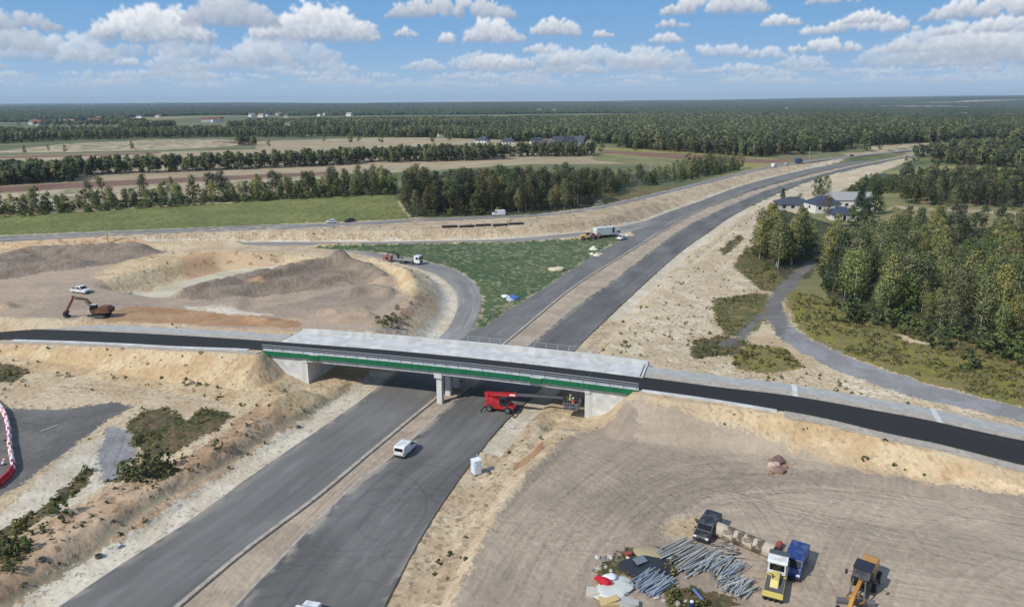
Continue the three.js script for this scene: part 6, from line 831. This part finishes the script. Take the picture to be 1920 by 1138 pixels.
{
  const birch = species('birch', 15, 6, 7), leafy = species('leafy', 10, 5, 6), pine = species('pine', 17, 5, 6), russet = species('russet', 17, 4, 6), spruce = species('spruce', 12, 2, 0), bush = species('bush', 2, 4, 3);
  const birchL = species('birch', 15, 3, 2, .3, 1.7), leafyL = species('leafy', 10, 3, 1, .28, 1.75), pineL = species('pine', 17, 3, 2, .32, 1.7), russetL = species('russet', 17, 2, 2, .3, 1.7);
  const far = ['birch', 'pine', 'leafy', 'pine'].map((k, i) => ({ crown: crown(k, 15, 60 + i, 400, 1.0), trunk: norm([bar([0, -.4, 0], [0, 10, 0], .16, 4)]), bark: KIND[k].bark }));
  // [outline, gap, share of birch / pine / russet / leafy, height scale, label]
  const R1 = [
    [[[75.8,-224],[78,-204.2],[94,-226.1],[100,-237.9],[96.1,-249.3],[85.3,-245.7]], 3.4, [.74, 0, .1, .16], .86, 'in the birch clump left of the access road'],
    [[[87.8,-200],[80.3,-177.1],[80.2,-165],[84.5,-158.4],[88,-155.9],[90.9,-148.5],[97.7,-143],[105.9,-133.1],[122.7,-142.6],[158,-198.7],[159.6,-223.1],[144.7,-231.7],[128.7,-237.3],[111.9,-243.2],[101.8,-236.1]], 5.4, [.6, .05, .03, .32], .77, 'in the birch wood right of the access road'],
    [[[144.7,-276.3],[161.4,-273.5],[196.3,-265.7],[185.3,-250.2],[157.8,-253.8],[136.8,-260.6]], 5, [.3, .35, .05, .3], .6, 'in the dark belt behind the birch wood'],
    [[[182.5,-346.9],[198.4,-339.1],[231.6,-326],[242.1,-320.8],[322.9,-432.2],[286.4,-419.6],[258.6,-434.8],[221,-416.8]], 5, [.2, .35, .1, .35], .72, 'in the mixed wood beyond the farm'],
    [[[189.1,-405.1],[212.1,-417.1],[213.2,-401.7],[230.8,-435.9],[222.4,-451.3],[206,-436.9]], 4.5, [.1, 0, 0, .9], .5, 'in the scrub beside the farm'],
    [[[-43.4,-309.6],[-24.7,-309.1],[0.2,-316],[24.1,-326.6],[40.7,-347.5],[44.4,-361.1],[10.6,-356.2],[-28.3,-355.5],[-50.4,-356.3],[-55,-364.5]], 4.4, [.12, .38, .42, .08], .9, 'in the russet pine wood below the upper road'],
    [[[-50.4,-356.3],[-15.4,-357.1],[45.2,-363.1],[56.5,-386.9],[59.2,-406.3],[11.7,-393.2],[-50.8,-390.7]], 4.8, [.3, .4, .1, .2], .7, 'at the back of the pine wood'],
    [[[50.7,-365],[65.9,-411.2],[82.7,-421.3],[156.6,-503.7],[173.2,-545.4],[146,-546.8],[92,-470],[62.7,-430.6],[47.2,-380.3]], 6, [.4, .2, .05, .35], .65, 'in the loose trees along the upper road'],
    [[[-227.5,-304.6],[-222,-316.3],[-177.4,-338],[-126.6,-362.8],[-72,-382.3],[-61,-386.4],[-63.9,-405.9],[-93.1,-401.9],[-133.9,-384.5],[-183,-349.1],[-229.7,-327.7],[-236.2,-316.7]], 4.6, [.25, .18, .05, .52], .72, 'in the hedge row behind the crop field'],
    [[[-126.7,-371.1],[-110,-379.2],[-103.6,-397.4],[-72.2,-416.5],[-64.5,-405.9],[-61.5,-386.5]], 5.5, [.5, .2, .05, .25], .7, 'in the hedge row behind the crop field'],
  ];
  const lists = { birch: [], pine: [], russet: [], leafy: [] };
  R1.forEach(([poly, gap, mixv, sc, where], n) => scatter(poly, gap, 40 + n, clear).forEach((p) => { const k = p.k < mixv[0] ? 'birch' : p.k < mixv[0] + mixv[1] ? 'pine' : p.k < mixv[0] + mixv[1] + mixv[2] ? 'russet' : 'leafy'; lists[k].push({ ...p, s: sc * (.58 + .62 * ((p.k * 37.7) % 1)), where, n }); }));
  const SP = { birch: [birch, birchL, 'birch_tree', 'pale-stemmed birch'], pine: [pine, pineL, 'pine_tree', 'dark green pine'], russet: [russet, russetL, 'pine_tree', 'brownish pine'], leafy: [leafy, leafyL, 'leafy_tree', 'dense green broadleaf tree'] };
  for (const k in lists) {
    const L = lists[k].sort((a, b) => Math.hypot(a.x, a.z) / a.s - Math.hypot(b.x, b.z) / b.s), [hi, lo, name, what] = SP[k], cap = k === 'birch' ? 290 : k === 'leafy' ? 200 : 150;
    L.slice(0, cap).forEach((p, i) => plant(hi[i % hi.length], name, `${what} ${p.where}`, 'tree', p.x, p.z, p.s, p.t, `${what} ${p.where}`));
    const rest = L.slice(cap).map((p) => [p.x, ground(p.x, p.z), p.z, p.t, p.s]); if (rest.length) wood(k === 'birch' ? 'birch_wood' : k === 'leafy' ? 'broadleaf_wood' : 'pine_wood', Math.hypot(rest[0][0], rest[0][2]) < 260 ? hi : lo, rest);
  }
  // single trees
  const one = (sp, name, p, h, label) => plant(sp, name, label, 'tree', p[0], p[2], h / sp.h, (p[0] * 3.1) % 6, undefined);
  one(spruce[0], 'spruce_tree', [144.65,2,-302.44], 14, 'tall dark spruce in front of the grey-roofed shed'); one(spruce[1], 'spruce_tree', [158.05,2,-316.98], 14, 'dark spruce at the right end of the grey-roofed shed'); one(spruce[1], 'spruce_tree', [143.22,2,-294.16], 10, 'shorter spruce between the two tall ones'); one(spruce[0], 'spruce_tree', [133.55,2,-360.06], 6.5, 'small spruce left of the dark-roofed low house');
  one(leafy[0], 'leafy_tree', [153.36,2,-367.53], 11, 'round leafy tree behind the blue-roofed house, left one'); one(birch[2], 'birch_tree', [157.59,2,-367.38], 12, 'birch behind the blue-roofed house, right one'); one(leafy[2], 'leafy_tree', [138.92,2,-352.09], 5, 'low leafy tree behind the dark-roofed house'); one(russet[1], 'pine_tree', [126.73,2,-291.92], 11, 'brownish tree before the blue-roofed house'); one(leafy[3], 'leafy_tree', [134.59,2,-286.49], 8, 'round bushy tree before the small blue-roofed house');
  [[[-263.79,3.3,-812.19], 8], [[-230.35,3.3,-918.73], 9], [[-191.86,3.3,-891.61], 12], [[-184.58,3.3,-902.84], 9], [[-153.1,3.3,-877.02], 14], [[-94.32,3.3,-895.52], 12], [[-76.4,3.3,-918.41], 11], [[-441.92,3.3,-737.37], 8], [[-403.8,3.3,-794.04], 9], [[83.82,3.3,-695.78], 11], [[119.05,3.3,-716.19], 9], [[358.62,3.3,-723.93], 8], [[332.37,3.3,-702.03], 16], [[336.27,3.3,-701.77], 13], [[280.51,2,-524.37], 10], [[314.71,2,-577.93], 12], [[-474.46,3.3,-763.89], 6], [[-478.53,3.3,-731.95], 8]].forEach(([p, h], i) => plant(leafyL[i % 3], 'leafy_tree', i === 14 || i === 15 ? 'lone dark tree on the pale field beside the far motorway' : 'lone dark tree standing out on the far tan fields', 'tree', p[0], p[2], h / 10, i, i === 14 || i === 15 ? 'lone trees by the far motorway' : 'lone trees on the far fields'));
  // bushes on the site
  const B = [[[-48.76,1.5,-87.19], 2.6, 'large dark bush on the orange bank at the lower left'], [[-50.64,1.8,-87.66], 2.0, 'dark bush left of the largest one on the orange bank'], [[-47.7,1.4,-90.41], 1.9, 'dark bush right of the largest one on the orange bank'], [[-52.08,2,-88.02], 1.5, 'low bush at the foot of the grey gravel patch'], [[-54.79,1.4,-78.07], 1.9, 'single round bush on the bank at the lower left'], [[-42.59,0.8,-95.9], 1.1, 'small bush low on the orange bank near the ditch'], [[-55.71,1.5,-70.27], 2.2, 'bush at the lower left edge of the picture'], [[-54.49,1.3,-71.34], 1.6, 'bush beside the lower left edge one'], [[-53.57,1.2,-67.4], 1.3, 'low bush near the lower left corner'], [[-57.62,2.6,-120.68], 1.4, 'green bush at the foot of the yellow bank'], [[-55.22,2.6,-119.9], .9, 'small bush right of the green one on the yellow bank'], [[-53.89,2.8,-120.13], .6, 'tiny bush on the yellow bank near the bridge'], [[-80.86,3,-124.66], 1.0, 'flat bush on the yellow bank at the left'], [[-83.28,3.2,-125.53], .8, 'small flat bush left of the other on the yellow bank'], [[-71.98,2.8,-123.73], .7, 'tiny dark bush on the middle of the yellow bank'], [[-26.69,4,-148.72], 2.4, 'large bush on the loop rim just behind the bridge'], [[-25.7,4,-151.83], 2.0, 'bush right of the largest on the loop rim'], [[-28.69,4,-149.13], 1.6, 'bush left of the largest on the loop rim'], [[-26.08,4,-159.76], 1.2, 'small bush higher up the loop rim'], [[22.86,0.8,-140.08], 1.5, 'bush on the sand just behind the right bridge end'], [[-57.51,2.2,-88.87], 1.2, 'bush at the end of the weedy strip by the barriers'], [[-54.62,1.6,-74.73], .9, 'small bush between the weedy strip and the bank'],
    [[75.71,2,-157.72], 5.5, 'tall dark bush at the left front of the birch wood'], [[78.65,2,-160.2], 4.5, 'bush leaning on the tall one at the wood front'], [[85.84,2,-139.06], 4.6, 'round dark bush on the meadow before the birches'], [[94.89,2,-133.84], 5.2, 'dark green bush on the meadow near the right edge'], [[84.55,2,-127.49], 3.6, 'loose bush on the meadow left of the dark one'], [[84.15,2,-148.55], 4.0, 'spreading bush at the middle of the wood front'], [[82.08,2,-153.57], 4.2, 'spreading bush left of the middle of the wood front'], [[86.55,2,-146.67], 3.6, 'low bush right of the middle of the wood front'], [[80.9,2,-155.99], 3.4, 'low bush near the sandy gap in the wood front'], [[95.58,2,-130.22], 4.4, 'bush cut by the right edge of the picture'], [[94.79,2,-137.95], 3.4, 'light green bush beside the dark one near the right edge'], [[77.17,2,-169.7], 3, 'reddish bush at the gravel road bend'], [[82.02,2,-185.1], 3, 'bush beside the top of the gravel road'], [[74.76,2,-210.47], 2, 'low bush before the birch clump'], [[73.16,2,-199.03], 1.4, 'small bush at the gravel road, before the birch clump']];
  B.forEach(([p, h, l], i) => plant(bush[i % 4], 'bush', l, 'bush', p[0], p[2], h / 2 * (i < 6 ? 1.35 : 1), i * 1.7, undefined));
  const bushes = [...scatter([[80.2,-165],[86.7,-153.5],[95.6,-139.6],[103.8,-130.1],[109.2,-136.2],[99.5,-145.8],[89.7,-159.2]], 4.5, 5), ...scatter([[-42.1,-303.7],[9.2,-309.6],[36.5,-331.4],[36,-338.4],[9.5,-317.3],[-42.9,-309.6]], 3.5, 6), ...scatter([[99.9,-443.9],[153,-503.9],[167.4,-545.7],[142.6,-533.5],[113.6,-490.4]], 5, 8), ...scatter([[162.5,-371.4],[190.8,-410.1],[220.7,-422.2],[208.3,-392.2],[186.6,-388.3]], 4, 9), ...scatter([[-226.5,-303.1],[-125.2,-358.8],[-60.8,-381.9],[-61.7,-391.1],[-129.4,-371.2],[-230.8,-329.4]], 4, 12)].filter((p) => clear(p.x, p.z));
  wood('undergrowth', bush, bushes.map((p) => [p.x, ground(p.x, p.z), p.z, p.t, .7 + p.k * 1.1, 1.2]));
  // weeds and grass tufts
  const tuft = [0, 1, 2].map((i) => ({ crown: crown('bush', .8, 900 + i, 52, .2) })), dry = [0, 1].map((i) => { const g = crown('bush', .7, 950 + i, 52, .22), c = g.attributes.color; for (let k = 0; k < c.count; k++) c.setXYZ(k, c.getX(k) * 1.75, c.getY(k) * 1.4, c.getZ(k) * 1.25); return { crown: g }; });
  const at = (x, z) => (z > -136 ? (Math.abs(x) < 104 ? kindA(x, z) : -1) : kindB(x, z)), TU = [], DR = [], R = rng(4), want = { [YELLOW]: .035, [SAND]: .02, [ORANGE]: .06, [ROCKY]: .055, [WEEDS]: .75, [DRY]: .6, [MEADOW]: .6, [VERGE]: .03, [FLOOR]: .3, [CUT]: .012, [GRASS]: .03 };
  for (let n = 0; n < 110000; n++) {
    const zz = -48 - 300 * Math.pow(R(), 1.3), x = (R() - .5) * 2 * (-zz * .72 + 8), k = at(x, zz), v = R(), w = R(), t = R() * 6.28; if (k < 0 || v > (want[k] ?? 0) * sst(.32, .6, fbm(x / 5, zz / 5, 3)) * 1.5 || isRoad(x, zz) || !free(x, zz)) continue;
    const u = (x - BO[0]) * BU[0] + (zz - BO[1]) * BU[1], q = (x - BO[0]) * BV[0] + (zz - BO[1]) * BV[1]; if (Math.abs(u) < 126 && q > bv(u, roadNear) - 2.4 && q < (Math.abs(u) < 38 ? 13.5 : bv(u, roadFar) + 5.4)) continue;
    (((k === MEADOW || k === DRY || k === WEEDS) && w > .3) || (k === ROCKY && w > .5) ? DR : TU).push([x, ground(x, zz) - .04, zz, t, .3 + .6 * w * w, 1.1 + .5 * v]);
  }
  wood('weeds', tuft, TU, false); wood('dry_grass', dry, DR, false);
  // belts and woods further off
  const belts = [
    [[[-358.9,-427.6],[-305,-439.5],[-272.9,-459.4],[-287.1,-493.8],[-244.4,-514.6],[-186.5,-541],[-94.7,-588.8],[0.5,-622.2],[72.3,-658.3],[76.4,-696.3],[0.6,-666],[-100.8,-628],[-194.3,-564.2],[-254.1,-535.6],[-301.5,-517.3],[-335.9,-485.3],[-383.4,-457.6]], 4.6, 10.5], [[[-337.4,-401.1],[-303.1,-436.6],[-271.1,-456.1],[-299.6,-505.5],[-338.3,-488.9],[-383.4,-457.6]], 5, 10.5],
    [[[112.5,-766.6],[148.9,-714.2],[185.4,-661.3],[216.7,-627.5],[252.5,-650.6],[324.5,-718.2],[351.9,-767.5],[278.9,-811.4],[214.8,-882.1],[123.7,-844.2]], 6, 13.5], [[[327.1,-582.4],[347.3,-547.3],[375.2,-519.8],[480,-668.6],[441.7,-699.7],[366,-636.5]], 6, 12], [[[327.4,-615],[357.2,-637.1],[406,-673.2],[500,-718.9],[539,-776],[501.8,-778.7],[399,-695]], 6, 10], [[[351.9,-767.5],[434.1,-820],[569.9,-876.5],[624.6,-848.5],[780.8,-1063.8],[554.9,-1051.6],[429.8,-940.2]], 7, 14], [[[-774.9,-938.3],[-616.7,-902],[-581.8,-973.8],[-509.4,-1024.1],[-416,-1046.2],[-354.5,-1040.6],[-233.5,-1029.4],[-115,-1018.6],[0.9,-950.8],[96.3,-891.9],[126.9,-866.1],[214.8,-882.1],[278.9,-811.4],[377.5,-824.4],[483.3,-1058.8],[-51.4,-1234.5],[-994.5,-1207.9]], 7, 10.5],
  ];
  const mid = []; belts.forEach(([p, gap, h], n) => scatter(p, gap, 200 + n, clear).forEach((q) => { if (fbm(q.x / 45, q.z / 45, 2) > .34) mid.push([q.x, ground(q.x, q.z), q.z, q.t, h / 15 * (.7 + .5 * q.k), 1.15]); }));
  wood('tree_belt', far, mid);
  const D = rng(71), L2 = [], L3 = [], L4 = [], villages = houses.filter((h) => h[2] > 10), nearHouse = (x, z, m) => villages.some((h) => Math.abs(x - h[0]) < m && z - h[1] > -m * .8 && z - h[1] < m * 11);
  const fields = (x, z, r) => { const f = fbm(x / 900 + 7, z / 800 + 2, 3), a = Math.atan2(x, -z); return f > (r < 1900 ? .36 : r < 6000 ? .49 : .36); };
  const ring = (r0, r1, gap, out, h0, m) => { for (let r = r0; r < r1; r += gap(r)) for (let a = -.72; a < .72; a += gap(r) / r) { const rr2 = r + (D() - .5) * gap(r), aa = a + (D() - .5) * gap(r) / r, x = Math.sin(aa) * rr2, z = -Math.cos(aa) * rr2, k = D(), t = D() * 6.28; if (z > -845 || (Math.abs(x) < 1000 && z > -1340 && kindC(x, z) !== LAND) || !fields(x, z, r) || (m && nearHouse(x, z, m))) continue; out.push([x, ground(x, z), z, t, h0 * (.75 + .5 * k) * (.85 + .3 * vn(x / 60, z / 60)), 1.5, .72 + .75 * fbm(x / (r * .09) + 4, z / (r * .22), 3)]); } };
  ring(850, 2200, () => 6.3, L2, .72, 15); ring(2200, 6000, (r) => 15 + (r - 2200) / 300, L3, .8, 34); ring(6000, 23500, (r) => 60 + (r - 6000) / 180, L4, 1, 0);
  wood('distant_forest', far, L2, false);
  const grove = (n, seed, wide) => { const R = rng(seed), gs = [], cs = []; for (let i = 0; i < n; i++) { const g = new THREE.IcosahedronGeometry(1, 1), p = g.attributes.position, s = 4 + 4 * R(), h = 5.5 + 4 * R(), x = (R() - .5) * wide, z = (R() - .5) * wide, c = [[.055, .074, .042], [.062, .082, .044], [.075, .09, .05]][i % 3]; for (let k = 0; k < p.count; k++) { const w = .8 + .4 * vn(p.getX(k) * 2 + i * 3, p.getZ(k) * 2 + p.getY(k) * 3); p.setXYZ(k, p.getX(k) * s * w + x, p.getY(k) * h * w + h * .75, p.getZ(k) * s * w + z); } g.computeVertexNormals(); const q = g.index ? g.toNonIndexed() : g; q.deleteAttribute('uv'); q.setAttribute('color', new THREE.Float32BufferAttribute(Array.from({ length: q.attributes.position.count }, () => c).flat(), 3)); gs.push(q); } return { crown: mergeGeometries(gs) }; };
  wood('distant_forest', [grove(5, 1, 16), grove(6, 2, 18), grove(4, 3, 14)], L3, false); wood('distant_forest', [grove(26, 4, 80), grove(30, 5, 90)], L4, false);
}

renderer.render(scene, camera);
